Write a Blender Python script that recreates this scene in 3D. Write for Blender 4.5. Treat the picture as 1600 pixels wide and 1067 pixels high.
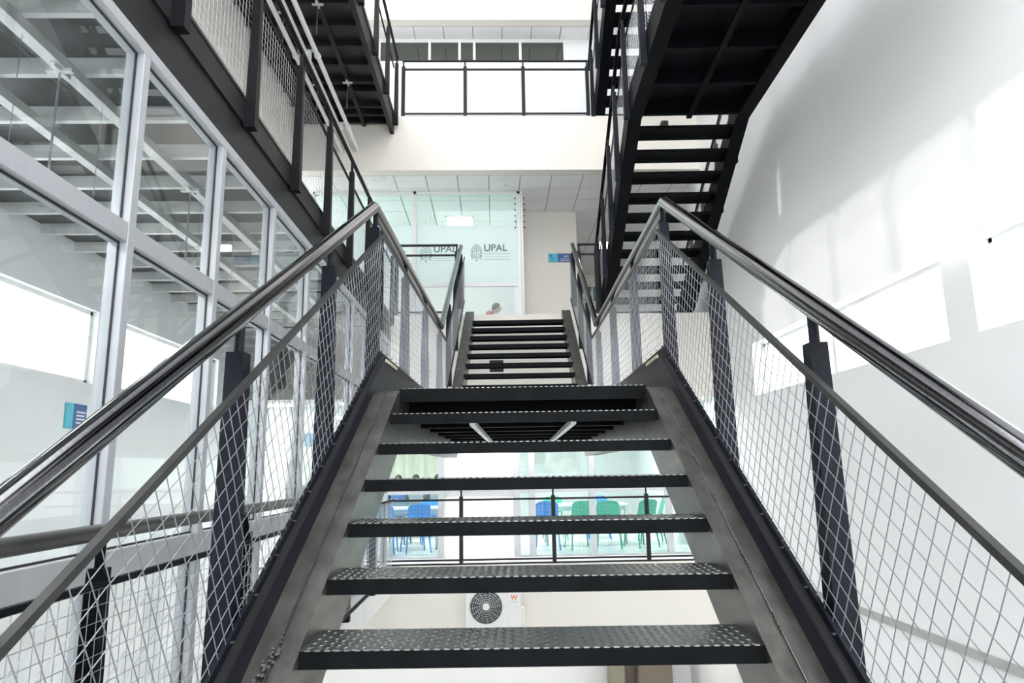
import bpy, math, random
from mathutils import Vector, Matrix
random.seed(7)
R = math.radians
sc = bpy.context.scene
COL = sc.collection
for o in list(bpy.data.objects):
    bpy.data.objects.remove(o)

# ------------------------------------------------------------------ camera, world, sun, exposure
Z0 = 5.26                      # camera height above the ground floor; all measures below are taken from the camera
PITCH, ROLL, BYAW = R(10.67), R(0.9), R(-1.53)
STAIR = R(-1.91)               # the steel stair stands slightly askew to the building
def cam_axes():
    c, s = math.cos(BYAW), math.sin(BYAW)
    rz = Matrix(((c, s, 0), (-s, c, 0), (0, 0, 1)))
    c, s = math.cos(PITCH), math.sin(PITCH)
    p = Matrix(((1, 0, 0), (0, -s, c), (0, c, s)))
    c, s = math.cos(ROLL), math.sin(ROLL)
    q = Matrix(((c, -s, 0), (s, c, 0), (0, 0, 1)))
    return q @ p @ rz
A = cam_axes()
cd = bpy.data.cameras.new('camera')
cd.sensor_width = 36.0
cd.lens = 36.0 * 1067 / 1600
cd.clip_start = 0.05
cam = bpy.data.objects.new('camera', cd)
COL.objects.link(cam)
m3 = Matrix((A[0], A[1], -A[2])).transposed()
cam.matrix_world = Matrix.Translation((0, 0, Z0)) @ m3.to_4x4()
sc.camera = cam

wd = bpy.data.worlds.new('overcast_sky')
sc.world = wd
wd.use_nodes = True
bg = wd.node_tree.nodes['Background']
bg.inputs[0].default_value = (0.965, 0.98, 1.0, 1)
bg.inputs[1].default_value = 1.75

sl = bpy.data.lights.new('sun', 'SUN')
sl.energy = 0.5
sl.angle = R(1.6)
sl.color = (1.0, 0.98, 0.94)
sun = bpy.data.objects.new('sun', sl)
COL.objects.link(sun)
sun.rotation_euler = Vector((math.cos(R(41)), 0.02, -math.sin(R(41)))).to_track_quat('-Z', 'Y').to_euler()
sun.location = (-8, 4, 20)

vs = sc.view_settings
vs.view_transform = 'Standard'
vs.look = 'None'
vs.gamma = 1.0
vs.use_curve_mapping = False
vs.exposure = 1.5
try:
    sc.cycles.use_denoising = True
    sc.cycles.max_bounces = 8
    sc.cycles.diffuse_bounces = 5
    sc.cycles.glossy_bounces = 4
    sc.cycles.transparent_max_bounces = 18
    sc.cycles.sample_clamp_indirect = 6.0
except Exception:
    pass

# ------------------------------------------------------------------ materials
def new_mat(name):
    m = bpy.data.materials.new(name)
    m.use_nodes = True
    return m, m.node_tree.nodes, m.node_tree.links, m.node_tree.nodes['Principled BSDF']

def pmat(name, col, rough=0.5, metal=0.0, var=0.06, scale=6.0, bump=0.0, bscale=40.0, stretch=(1, 1, 1), spec=0.5, coat=0.0):
    m, N, L, b = new_mat(name)
    tc = N.new('ShaderNodeTexCoord')
    mp = N.new('ShaderNodeMapping')
    mp.inputs['Scale'].default_value = stretch
    L.new(tc.outputs['Object'], mp.inputs[0])
    nz = N.new('ShaderNodeTexNoise')
    nz.inputs['Scale'].default_value = scale
    nz.inputs['Detail'].default_value = 6
    L.new(mp.outputs[0], nz.inputs['Vector'])
    rp = N.new('ShaderNodeValToRGB')
    rp.color_ramp.elements[0].position = 0.3
    rp.color_ramp.elements[1].position = 0.7
    rp.color_ramp.elements[0].color = tuple(max(0, c * (1 - var)) for c in col) + (1,)
    rp.color_ramp.elements[1].color = tuple(min(1, c * (1 + var)) for c in col) + (1,)
    L.new(nz.outputs['Fac'], rp.inputs[0])
    L.new(rp.outputs[0], b.inputs['Base Color'])
    b.inputs['Roughness'].default_value = rough
    b.inputs['Metallic'].default_value = metal
    b.inputs['Specular IOR Level'].default_value = spec
    if coat:
        b.inputs['Coat Weight'].default_value = coat
        b.inputs['Coat Roughness'].default_value = 0.1
    if bump:
        n2 = N.new('ShaderNodeTexNoise')
        n2.inputs['Scale'].default_value = bscale
        L.new(mp.outputs[0], n2.inputs['Vector'])
        bp = N.new('ShaderNodeBump')
        bp.inputs['Strength'].default_value = bump
        bp.inputs['Distance'].default_value = 0.01
        L.new(n2.outputs['Fac'], bp.inputs['Height'])
        L.new(bp.outputs[0], b.inputs['Normal'])
    return m

def glass_mat(name, tint, refl=1.0, milky=0.0, mcol=(0.9, 0.95, 0.95), rough=0.0):
    m = bpy.data.materials.new(name)
    m.use_nodes = True
    N, L = m.node_tree.nodes, m.node_tree.links
    for n in list(N):
        N.remove(n)
    out = N.new('ShaderNodeOutputMaterial')
    tr = N.new('ShaderNodeBsdfTransparent')
    tr.inputs[0].default_value = tint + (1,)
    gl = N.new('ShaderNodeBsdfGlossy')
    gl.inputs['Roughness'].default_value = rough
    gl.inputs[0].default_value = (1, 1, 1, 1)
    lw_ = N.new('ShaderNodeLayerWeight')
    pw = N.new('ShaderNodeMath')
    pw.operation = 'POWER'
    pw.inputs[1].default_value = 4.0
    L.new(lw_.outputs['Facing'], pw.inputs[0])
    mu = N.new('ShaderNodeMath')
    mu.operation = 'MULTIPLY_ADD'
    mu.inputs[1].default_value = 0.5 * refl
    mu.inputs[2].default_value = 0.03 * refl
    L.new(pw.outputs[0], mu.inputs[0])
    base = tr.outputs[0]
    if milky > 0:
        df = N.new('ShaderNodeBsdfDiffuse')
        df.inputs[0].default_value = mcol + (1,)
        tl = N.new('ShaderNodeBsdfTranslucent')
        tl.inputs[0].default_value = mcol + (1,)
        mx0 = N.new('ShaderNodeMixShader')
        mx0.inputs[0].default_value = 0.5
        L.new(df.outputs[0], mx0.inputs[1])
        L.new(tl.outputs[0], mx0.inputs[2])
        mx1 = N.new('ShaderNodeMixShader')
        nz = N.new('ShaderNodeTexNoise')
        nz.inputs['Scale'].default_value = 1.5
        mr = N.new('ShaderNodeMapRange')
        mr.inputs['To Min'].default_value = milky * 0.93
        mr.inputs['To Max'].default_value = min(1, milky * 1.07)
        L.new(nz.outputs['Fac'], mr.inputs[0])
        L.new(mr.outputs[0], mx1.inputs[0])
        L.new(base, mx1.inputs[1])
        L.new(mx0.outputs[0], mx1.inputs[2])
        base = mx1.outputs[0]
    mx = N.new('ShaderNodeMixShader')
    L.new(mu.outputs[0], mx.inputs[0])
    L.new(base, mx.inputs[1])
    L.new(gl.outputs[0], mx.inputs[2])
    L.new(mx.outputs[0], out.inputs[0])
    return m

def emit_mat(name, col, s):
    m, N, L, b = new_mat(name)
    b.inputs['Base Color'].default_value = col + (1,)
    b.inputs['Emission Color'].default_value = col + (1,)
    b.inputs['Emission Strength'].default_value = s
    return m

M = {}
M['black'] = pmat('black_painted_steel', (0.004, 0.0045, 0.006), 0.5, 0.0, 0.25, 8, 0.05, 120, spec=0.05)
M['navy'] = pmat('blue_black_painted_steel', (0.0065, 0.008, 0.015), 0.45, 0.0, 0.2, 6, 0.04, 120, spec=0.2)
M['charcoal'] = pmat('charcoal_painted_steel', (0.019, 0.0185, 0.02), 0.5, 0.0, 0.15, 5, 0.04, 100, spec=0.25)
M['postdark'] = pmat('dark_post_paint', (0.007, 0.007, 0.009), 0.5, 0.0, 0.15, 5, 0.04, 100, spec=0.2)
M['deckdark'] = pmat('dark_grey_decking', (0.028, 0.028, 0.028), 0.55, 0.0, 0.3, 4)
M['raw'] = pmat('raw_mill_steel', (0.125, 0.121, 0.113), 0.36, 0.7, 0.35, 5, 0.06, 60, (3, 0.6, 3))
M['rawside'] = M['raw']
M['tread'] = pmat('checker_plate_steel', (0.008, 0.009, 0.010), 0.42, 0.0, 0.3, 9, 0.05, 80, spec=0.05)
M['treadtop'] = pmat('worn_checker_plate_top', (0.03, 0.033, 0.033), 0.32, 0.0, 0.3, 9, 0.25, 160, spec=0.9)  # lighter, glossier copy for tread tops, their sheen put into the colour
M['lug'] = pmat('worn_lug_steel', (0.2, 0.205, 0.2), 0.3, 0.8, 0.2, 30)  # colour raised so lugs and nose dashes read as glints
M['rail'] = pmat('polished_dark_steel', (0.17, 0.17, 0.18), 0.13, 1.0, 0.12, 14, 0.02, 60, (1, 8, 1))
M['bar'] = pmat('grey_flat_bar_steel', (0.06, 0.06, 0.06), 0.4, 0.5, 0.2, 12)
M['wire'] = pmat('galvanised_wire', (0.42, 0.43, 0.46), 0.35, 0.7, 0.1, 30)
M['weld'] = pmat('weld_bead_steel', (0.16, 0.155, 0.145), 0.4, 0.9, 0.3, 60)
M['galv'] = pmat('galvanised_sheet', (0.66, 0.67, 0.66), 0.45, 0.15, 0.18, 3)
M['galvdeck'] = pmat('grey_steel_decking', (0.085, 0.09, 0.09), 0.55, 0.1, 0.5, 2.2)
M['alu'] = pmat('light_grey_aluminium', (0.44, 0.455, 0.48), 0.38, 0.2, 0.05, 8)
M['gasket'] = pmat('black_rubber_gasket', (0.02, 0.02, 0.02), 0.6)
M['white'] = pmat('white_painted_wall', (0.86, 0.862, 0.865), 0.7, 0, 0.015, 1.2, 0.03, 60)
M['cream'] = pmat('cream_painted_wall', (0.88, 0.835, 0.765), 0.7, 0, 0.02, 1.2, 0.03, 60)
M['tile'] = pmat('white_ceiling_tile', (0.9, 0.9, 0.89), 0.8, 0, 0.02, 3, 0.1, 90)
M['tilegrid'] = pmat('ceiling_grid_grey', (0.4, 0.41, 0.41), 0.6)
M['floor'] = pmat('pale_polished_floor', (0.74, 0.75, 0.75), 0.22, 0, 0.04, 2)
M['greyband'] = pmat('grey_skirting_paint', (0.42, 0.42, 0.40), 0.6)
M['glass'] = glass_mat('clear_glass', (0.965, 0.982, 0.982), 1.0)
M['gglass'] = glass_mat('green_tinted_glass', (0.86, 0.945, 0.925), 0.7)
M['film'] = glass_mat('frosted_film_glass', (0.85, 0.95, 0.935), 0.3, 0.86, (0.88, 0.955, 0.945), 0.15)
M['milk'] = glass_mat('lightly_frosted_glass', (0.93, 0.97, 0.96), 0.3, 0.12, (0.9, 0.97, 0.95), 0.1)
M['dglass'] = glass_mat('grey_window_glass', (0.66, 0.68, 0.66), 0.8)
M['whitepaint'] = pmat('white_enamel', (0.86, 0.86, 0.85), 0.35, 0, 0.02)
M['plastic_white'] = pmat('white_plastic', (0.84, 0.83, 0.81), 0.4, 0, 0.02)
M['grille'] = pmat('dark_grey_plastic', (0.035, 0.032, 0.03), 0.5)
M['orange'] = pmat('orange_print', (0.85, 0.18, 0.03), 0.5)
M['logo'] = pmat('grey_green_print', (0.16, 0.23, 0.215), 0.6, 0, 0.02)
M['logo_light'] = pmat('pale_grey_green_print', (0.33, 0.44, 0.42), 0.6, 0, 0.02)
M['cyan'] = pmat('cyan_sign_print', (0.06, 0.50, 0.64), 0.4, 0, 0.03)
M['blue'] = pmat('deep_blue_sign_print', (0.02, 0.10, 0.33), 0.4, 0, 0.03)
M['print'] = pmat('white_print', (0.8, 0.85, 0.9), 0.5, 0, 0.02)
M['chairblue'] = pmat('blue_plastic', (0.04, 0.22, 0.62), 0.4, 0, 0.05)
M['chairgreen'] = pmat('green_plastic', (0.05, 0.36, 0.27), 0.4, 0, 0.05)
M['chairdark'] = pmat('slate_plastic', (0.10, 0.16, 0.22), 0.4, 0, 0.05)
M['tabletop'] = pmat('white_table_laminate', (0.85, 0.86, 0.86), 0.35, 0, 0.02)
M['chrome'] = pmat('steel_tube', (0.5, 0.52, 0.53), 0.3, 0.8, 0.05)
M['curtain'] = pmat('cream_curtain_fabric', (0.82, 0.80, 0.70), 0.85, 0, 0.05, 4)
M['brown'] = pmat('brown_column_paint', (0.17, 0.14, 0.11), 0.55, 0, 0.1, 2)
M['taupe'] = pmat('taupe_column_paint', (0.24, 0.22, 0.17), 0.55, 0, 0.1, 2)
M['skin'] = pmat('skin', (0.45, 0.27, 0.19), 0.5, 0, 0.04)
M['hair'] = pmat('black_hair', (0.02, 0.017, 0.015), 0.55, 0, 0.3, 40, 0.3, 150)
M['redshirt'] = pmat('rust_red_cloth', (0.42, 0.10, 0.06), 0.8, 0, 0.1)
M['greyshirt'] = pmat('grey_cloth', (0.2, 0.22, 0.25), 0.8, 0, 0.1)
M['blueshirt'] = pmat('blue_cloth', (0.06, 0.12, 0.28), 0.8, 0, 0.1)
M['led'] = emit_mat('led_panel', (1.0, 0.99, 0.96), 4.0)  # emission of ceiling panels added only as fill light
M['led_bright'] = emit_mat('bright_led_panel', (1.0, 0.99, 0.97), 15.0)  # stronger fill emission, added to brighten the lower gallery and its room
M['led_office'] = emit_mat('office_led_panel', (1.0, 0.99, 0.97), 3.2)
M['lens'] = pmat('dark_lens', (0.01, 0.01, 0.012), 0.1)
M['teal'] = pmat('teal_window_glass', (0.05, 0.17, 0.18), 0.15)
M['yellowedge'] = pmat('pale_primer_edge', (0.62, 0.60, 0.44), 0.5)  # cream tone of light reflected along the landing plate

# ------------------------------------------------------------------ mesh helpers
class MB:
    def __init__(self):
        self.v, self.f, self.sm = [], [], False
    def add(self, vs, fs):
        n = len(self.v)
        self.v += [tuple(p) for p in vs]
        self.f += [tuple(i + n for i in f) for f in fs]
        return self
    def box(self, x0, x1, y0, y1, z0, z1):
        return self.add([(x0, y0, z0), (x1, y0, z0), (x1, y1, z0), (x0, y1, z0), (x0, y0, z1), (x1, y0, z1), (x1, y1, z1), (x0, y1, z1)],
                        [(0, 3, 2, 1), (4, 5, 6, 7), (0, 1, 5, 4), (1, 2, 6, 5), (2, 3, 7, 6), (3, 0, 4, 7)])
    def bbox(self, x0, x1, y0, y1, z0, z1, b=0.004):
        # box with chamfered vertical and horizontal edges (rounded outline in all three directions)
        vs = []
        for sx, sy, sz in [(a, c, d) for a in (0, 1) for c in (0, 1) for d in (0, 1)]:
            X, Y, Z = (x0, x1)[sx], (y0, y1)[sy], (z0, z1)[sz]
            ix, iy, iz = (b, -b)[sx], (b, -b)[sy], (b, -b)[sz]
            vs += [(X, Y + iy, Z + iz), (X + ix, Y, Z + iz), (X + ix, Y + iy, Z)]
        def i(sx, sy, sz, k): return (sx * 4 + sy * 2 + sz) * 3 + k
        fs = []
        for s in (0, 1):
            q = [i(s, 0, 0, 0), i(s, 1, 0, 0), i(s, 1, 1, 0), i(s, 0, 1, 0)]; fs.append(q if s else q[::-1])
            q = [i(0, s, 0, 1), i(0, s, 1, 1), i(1, s, 1, 1), i(1, s, 0, 1)]; fs.append(q if s else q[::-1])
            q = [i(0, 0, s, 2), i(1, 0, s, 2), i(1, 1, s, 2), i(0, 1, s, 2)]; fs.append(q if s else q[::-1])
        for a in (0, 1):
            for c in (0, 1):
                q = [i(a, c, 0, 0), i(a, c, 1, 0), i(a, c, 1, 1), i(a, c, 0, 1)]; fs.append(q if a != c else q[::-1])
                q = [i(a, 0, c, 0), i(a, 0, c, 2), i(a, 1, c, 2), i(a, 1, c, 0)]; fs.append(q if a != c else q[::-1])
                q = [i(0, a, c, 1), i(1, a, c, 1), i(1, a, c, 2), i(0, a, c, 2)]; fs.append(q if a != c else q[::-1])
                for d in (0, 1):
                    t = [i(a, c, d, 0), i(a, c, d, 1), i(a, c, d, 2)]
                    fs.append(t if (a + c + d) % 2 else t[::-1])
        return self.add(vs, fs)
    def prism_x(self, poly, x0, x1):
        # polygon in the y-z plane, pushed along x
        n = len(poly)
        ar = sum(poly[i][0] * poly[(i + 1) % n][1] - poly[(i + 1) % n][0] * poly[i][1] for i in range(n))
        if ar < 0: poly = poly[::-1]
        vs = [(x0, p[0], p[1]) for p in poly] + [(x1, p[0], p[1]) for p in poly]
        fs = [tuple(range(n))[::-1], tuple(range(n, 2 * n))] + [(i, (i + 1) % n, n + (i + 1) % n, n + i) for i in range(n)]
        return self.add(vs, fs)
    def prism_z(self, poly, z0, z1):
        n = len(poly)
        ar = sum(poly[i][0] * poly[(i + 1) % n][1] - poly[(i + 1) % n][0] * poly[i][1] for i in range(n))
        if ar < 0: poly = poly[::-1]
        vs = [(p[0], p[1], z0) for p in poly] + [(p[0], p[1], z1) for p in poly]
        fs = [tuple(range(n))[::-1], tuple(range(n, 2 * n))] + [(i, (i + 1) % n, n + (i + 1) % n, n + i) for i in range(n)]
        return self.add(vs, fs)
    def prism_y(self, poly, y0, y1):
        # polygon in x-z
        n = len(poly)
        ar = sum(poly[i][0] * poly[(i + 1) % n][1] - poly[(i + 1) % n][0] * poly[i][1] for i in range(n))
        if ar < 0: poly = poly[::-1]
        vs = [(p[0], y0, p[1]) for p in poly] + [(p[0], y1, p[1]) for p in poly]
        fs = [tuple(range(n)), tuple(range(n, 2 * n))[::-1]] + [((i + 1) % n, i, n + i, n + (i + 1) % n) for i in range(n)]
        return self.add(vs, fs)
    def tube(self, pts, r, n=12, caps=True):
        pts = [Vector(p) for p in pts]
        rings, prev = [], None
        for k, p in enumerate(pts):
            if k == 0: d = (pts[1] - p).normalized()
            elif k == len(pts) - 1: d = (p - pts[k - 1]).normalized()
            else:
                d = ((p - pts[k - 1]).normalized() + (pts[k + 1] - p).normalized()).normalized()
            ref = Vector((0, 0, 1)) if abs(d.z) < 0.95 else Vector((1, 0, 0))
            a = d.cross(ref).normalized(); b = a.cross(d)
            s = 1.0
            if 0 < k < len(pts) - 1:
                s = 1.0 / max(0.5, d.dot((p - pts[k - 1]).normalized()))
            rr = r[k] if isinstance(r, (list, tuple)) else r
            ring = []
            for i in range(n):
                t = 2 * math.pi * i / n
                ring.append(p + a * (math.cos(t) * rr) + b * (math.sin(t) * rr * (s if abs(d.x) < .9 else 1)))
            rings.append(ring)
        vs = [q for g in rings for q in g]
        fs = []
        for k in range(len(pts) - 1):
            for i in range(n):
                j = (i + 1) % n
                fs.append((k * n + j, k * n + i, (k + 1) * n + i, (k + 1) * n + j))
        if caps:
            fs.append(tuple(range(n)))
            fs.append(tuple(range((len(pts) - 1) * n, len(pts) * n))[::-1])
        self.sm = True
        return self.add(vs, fs)
    def lathe(self, prof, c, n=20, axis='z'):
        vs, fs = [], []
        for r_, h in prof:
            for i in range(n):
                t = 2 * math.pi * i / n
                q = (r_ * math.cos(t), r_ * math.sin(t), h)
                if axis == 'y': q = (q[0], q[2], -q[1])
                vs.append((c[0] + q[0], c[1] + q[1], c[2] + q[2]))
        for k in range(len(prof) - 1):
            for i in range(n):
                j = (i + 1) % n
                fs.append((k * n + i, k * n + j, (k + 1) * n + j, (k + 1) * n + i))
        fs.append(tuple(range(n))[::-1]); fs.append(tuple(range((len(prof) - 1) * n, len(prof) * n)))
        self.sm = True
        return self.add(vs, fs)
    def mesh(self, name, mat, org=(0, 0, 0)):
        me = bpy.data.meshes.new(name)
        ox, oy, oz = org
        me.from_pydata([(x - ox, y - oy, z - oz) for x, y, z in self.v], [], self.f)
        me.materials.append(mat)
        me.update()
        if self.sm:
            for p in me.polygons: p.use_smooth = len(p.vertices) <= 4
            try: me.set_sharp_from_angle(angle=R(40))
            except Exception: pass
        return me

def frame_pt(p, fr):
    x, y, z = p
    if fr == 'S':
        c, s = math.cos(STAIR), math.sin(STAIR)
        x, y = x * c - y * s, x * s + y * c
    return (x, y, z + Z0)

class Thing:
    """An Empty at the thing's base, parent of its parts. Part shapes are given in measures from the camera."""
    def __init__(self, name, label=None, cat=None, org=(0, 0, 0), fr='B', group=None, kind=None):
        self.o = bpy.data.objects.new(name, None)
        self.o.empty_display_size = 0.1
        COL.objects.link(self.o)
        self.org = org
        self.o.location = frame_pt(org, fr)
        self.o.rotation_euler = (0, 0, STAIR if fr == 'S' else 0)
        tag(self.o, label, cat, group, kind)
    def part(self, name, mb, mat, parent=None, label=None, kind=None):
        me = mb.mesh(name, M[mat] if isinstance(mat, str) else mat, self.org)
        return self.inst(name, me, (0, 0, 0), parent, label, kind)
    def inst(self, name, me, loc=(0, 0, 0), parent=None, label=None, kind=None):
        o = bpy.data.objects.new(name, me)
        COL.objects.link(o)
        o.parent = parent or self.o
        o.location = loc
        if label: o['label'] = label
        if kind: o['kind'] = kind
        return o

def tag(o, label=None, cat=None, group=None, kind=None):
    if label: o['label'] = label
    if cat: o['category'] = cat
    if group: o['group'] = group
    if kind: o['kind'] = kind
    return o

def single(name, mb, mat, label=None, cat=None, org=(0, 0, 0), fr='B', group=None, kind=None):
    me = mb.mesh(name, M[mat] if isinstance(mat, str) else mat, org)
    o = bpy.data.objects.new(name, me)
    COL.objects.link(o)
    o.location = frame_pt(org, fr)
    o.rotation_euler = (0, 0, STAIR if fr == 'S' else 0)
    return tag(o, label, cat, group, kind)

def struct(name, mb, mat, label=None):
    return single(name, mb, mat, label=label, kind='structure')

def text_mesh(name, txt, size, mat, bold=True):
    cu = bpy.data.curves.new(name, 'FONT')
    cu.body = txt
    cu.size = size
    cu.extrude = 0.0015
    if bold: cu.offset = size * 0.022
    cu.align_x = 'LEFT'
    ob = bpy.data.objects.new(name, cu)
    COL.objects.link(ob)
    bpy.context.view_layer.update()
    me = bpy.data.meshes.new_from_object(ob.evaluated_get(bpy.context.evaluated_depsgraph_get()))
    bpy.data.objects.remove(ob)
    bpy.data.curves.remove(cu)
    me.materials.clear()
    me.materials.append(M[mat])
    me.transform(Matrix.Rotation(R(90), 4, 'X'))     # stands upright, reads from -y
    return me

# ------------------------------------------------------------------ levels (measured from the camera)
F1, F2, F3 = -1.39, 2.46, 5.92
C1, C2, C3 = 1.10, 4.94, 8.40
GF = -Z0
YG = 10.70             # edge of the far galleries
XL, XR = -1.64, 3.50   # left facade and right wall
XO = -4.2              # outer wall of the left room

# ------------------------------------------------------------------ structure
struct('floor', MB().box(-6, 5, -6, 20, GF - 0.2, GF), 'floor')
struct('floor_near', MB().box(XL, XR, -5, 0.72, F1 - 0.25, F1), 'floor')
wb = MB()  # unseen back wall, its openings shaped to let in frontal light
for z0_, z1_ in ((GF, GF + 0.3), (-2.0, F1 + 0.3), (1.9, F2 + 0.3), (5.4, 10.2)):
    wb.box(XO, XR, -5.25, -5, z0_, z1_)
for x_ in (XO, -1.8, 0.8, XR - 0.2):
    wb.box(x_, x_ + 0.2, -5.25, -5, GF, 9.5)
struct('wall_back', wb, 'white')
t_ = []
for z0_, z1_ in ((GF + 0.3, -2.0), (F1 + 0.3, 1.9), (F2 + 0.3, 5.4)):
    t_.append((z0_, z1_))
wt = Thing('window_8', org=(0, -5.1, GF), kind='structure')  # added glazing behind the camera, put in for frontal light
for z0_, z1_ in t_:
    for xa_, xb_ in ((XO + 0.2, -1.8), (-1.6, 0.8), (1.0, XR - 0.2)):
        wt.part('pane', MB().box(xa_, xb_, -5.13, -5.12, z0_, z1_), 'glass')

# right wall with a strip of windows
WS, WT = 0.93, 1.63
wins = [(-3.2, -0.2), (0.9, 4.75), (5.07, 9.06)]
wr = MB()
wr.box(XR, XR + 0.28, -5, 18, GF, WS).box(XR, XR + 0.28, -5, 18, WT, 10.2)
edges = [-5] + [e for w in wins for e in w] + [18]
for i in range(0, len(edges), 2):
    wr.box(XR, XR + 0.28, edges[i], edges[i + 1], WS, WT)
struct('wall_right', wr, 'white')
for i, (a, b) in enumerate(wins[1:]):
    t = Thing('window_%d' % (i + 1), org=(XR + 0.2, a, WS), kind='structure')
    fr = MB()
    fr.box(XR + 0.17, XR + 0.22, a, b, WS, WS + 0.035).box(XR + 0.17, XR + 0.22, a, b, WT - 0.035, WT)
    fr.box(XR + 0.17, XR + 0.22, a, a + 0.035, WS, WT).box(XR + 0.17, XR + 0.22, b - 0.035, b, WS, WT)
    t.part('window_frame', fr, 'whitepaint')
    mid = (a + b) / 2 + 0.1
    t.part('mullion', MB().box(XR + 0.165, XR + 0.225, mid - 0.03, mid + 0.03, WS, WT), 'whitepaint')
    for p, q in ((a + 0.035, mid - 0.03), (mid + 0.03, b - 0.035)):
        t.part('pane', MB().box(XR + 0.19, XR + 0.2, p, q, WS + 0.035, WT - 0.035), 'glass')
struct('trim_1', MB().box(XR - 0.015, XR, -5, YG, F1 - 0.02, F1 + 0.05), 'greyband')

# far galleries: slabs, fascia beams, ceilings
struct('floor_gallery_lower', MB().box(XO, XR, YG + 0.2, 18, F1 - 0.2, F1), 'floor')
struct('wall_far_fascia_lower', MB().box(XO, XR, YG, YG + 0.2, F1 - 1.12, F1), 'cream')
struct('floor_gallery_middle', MB().box(XO, XR, YG + 0.2, 18, F2 - 0.2, F2), 'floor')
struct('wall_far_fascia_middle', MB().box(XL, XR, YG, YG + 0.2, C1, F2), 'cream')
struct('floor_gallery_upper', MB().box(XO, XR, YG + 0.2, 18, F3 - 0.2, F3), 'floor')
struct('wall_far_fascia_upper', MB().box(XO, XR, YG, YG + 0.2, C2, F3), 'cream')
struct('wall_far_fascia_top', MB().box(XO, XR, 11.6, 11.8, C3, 10.2), 'cream')
struct('ceiling_lower', MB().box(XO, XR, YG + 0.2, 18, C1, C1 + 0.05), 'tile')
struct('ceiling_roof', MB().box(XO, XR, 5.2, 18, 10.2, 10.4), 'white')  # unseen roof, added to cut the sky light on the upper gallery
struct('wall_far', MB().box(XO, XR, 18, 18.25, GF, 10.2), 'white')
struct('wall_far_ground', MB().box(XO, XR, 13.2, 13.4, GF, F1 - 0.2), 'white')

def tile_ceiling(name, x0, y0, z, nx, ny, p, depth=0.018):
    t = Thing(name, org=(x0, y0, z), kind='structure')
    t.part('ceiling_grid', MB().box(x0, x0 + nx * p, y0, y0 + ny * p, z + 0.012, z + 0.03), 'tilegrid')
    g = 0.008
    me = MB().bbox(g, p - g, g, p - g, -0.004, 0.013, 0.004).mesh('tile', M['tile'])
    for i in range(nx):
        for j in range(ny):
            t.inst('ceiling_tile', me, (i * p, j * p, 0))
    return t
tile_ceiling('ceiling_middle', -3.84, YG + 0.21, C2, 14, 9, 0.54)
tile_ceiling('ceiling_upper', -3.2, 11.81, C3, 12, 2, 0.57)

# upper gallery back wall with a high strip of windows
YW = 12.2
wx = [-2.2, -1.21, -0.62, -0.33, 0.58, 1.46]
wu = MB().box(XO, XR, YW, YW + 0.2, F3, 7.9).box(XO, wx[0], YW, YW + 0.2, 7.9, C3).box(wx[-1], XR, YW, YW + 0.2, 7.9, C3).box(wx[0], wx[-1], YW, YW + 0.2, 8.37, C3)
struct('wall_far_upper', wu, 'white')
t = Thing('window_3', org=(wx[0], YW, 7.9), kind='structure')
fr = MB().box(wx[0], wx[-1], YW + 0.01, YW + 0.07, 7.9, 7.93).box(wx[0], wx[-1], YW + 0.01, YW + 0.07, 8.34, 8.37)
t.part('window_frame', fr, 'whitepaint')
for x in wx:
    t.part('mullion', MB().box(x - 0.025, x + 0.025, YW + 0.005, YW + 0.075, 7.9, 8.37), 'whitepaint')
for a, b in zip(wx[:-1], wx[1:]):
    t.part('pane', MB().box(a + 0.025, b - 0.025, YW + 0.03, YW + 0.04, 7.93, 8.34), 'dglass')

# ------------------------------------------------------------------ left room and facade
struct('floor_left', MB().box(XO, XL + 0.2, -5, YG + 0.2, F1 - 0.25, F1), 'floor')
wl = MB().box(XO - 0.25, XO, -5, 18, GF, 0.95).box(XO - 0.25, XO, -5, 18, 1.72, F2 - 0.1)
lw = [(-1.0, 3.2), (3.6, 7.2), (7.5, 10.4)]
e = [-5] + [q for w in lw for q in w] + [18]
for i in range(0, len(e), 2):
    wl.box(XO - 0.25, XO, e[i], e[i + 1], 0.95, 1.72)
struct('wall_left', wl, 'white')
for i, (a, b) in enumerate(lw):
    t = Thing('window_%d' % (i + 4), org=(XO - 0.1, a, 0.95), kind='structure')
    f = MB().box(XO - 0.12, XO - 0.07, a, b, 0.95, 0.99).box(XO - 0.12, XO - 0.07, a, b, 1.68, 1.72)
    f.box(XO - 0.12, XO - 0.07, a, a + 0.04, 0.95, 1.72).box(XO - 0.12, XO - 0.07, b - 0.04, b, 0.95, 1.72)
    t.part('window_frame', f, 'whitepaint')
    t.part('pane', MB().box(XO - 0.1, XO - 0.09, a + 0.04, b - 0.04, 0.99, 1.68), 'glass')
struct('wall_left_upper', MB().box(XO - 0.2, XO, 8.4, 18, F2 - 0.1, 3.2).box(XO - 0.2, XO, 8.4, 10.8, 3.2, 4.8).box(XO - 0.2, XO, 14.5, 18, 3.2, 4.8).box(XO - 0.2, XO, 8.4, 18, 4.8, 10.2), 'white')  # unseen wall, added to block side sky; its gap lets some in
struct('wall_left_corridor', MB().box(-3.4, -3.2, -5, YG, F2, F3 - 0.1), 'cream')

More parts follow.
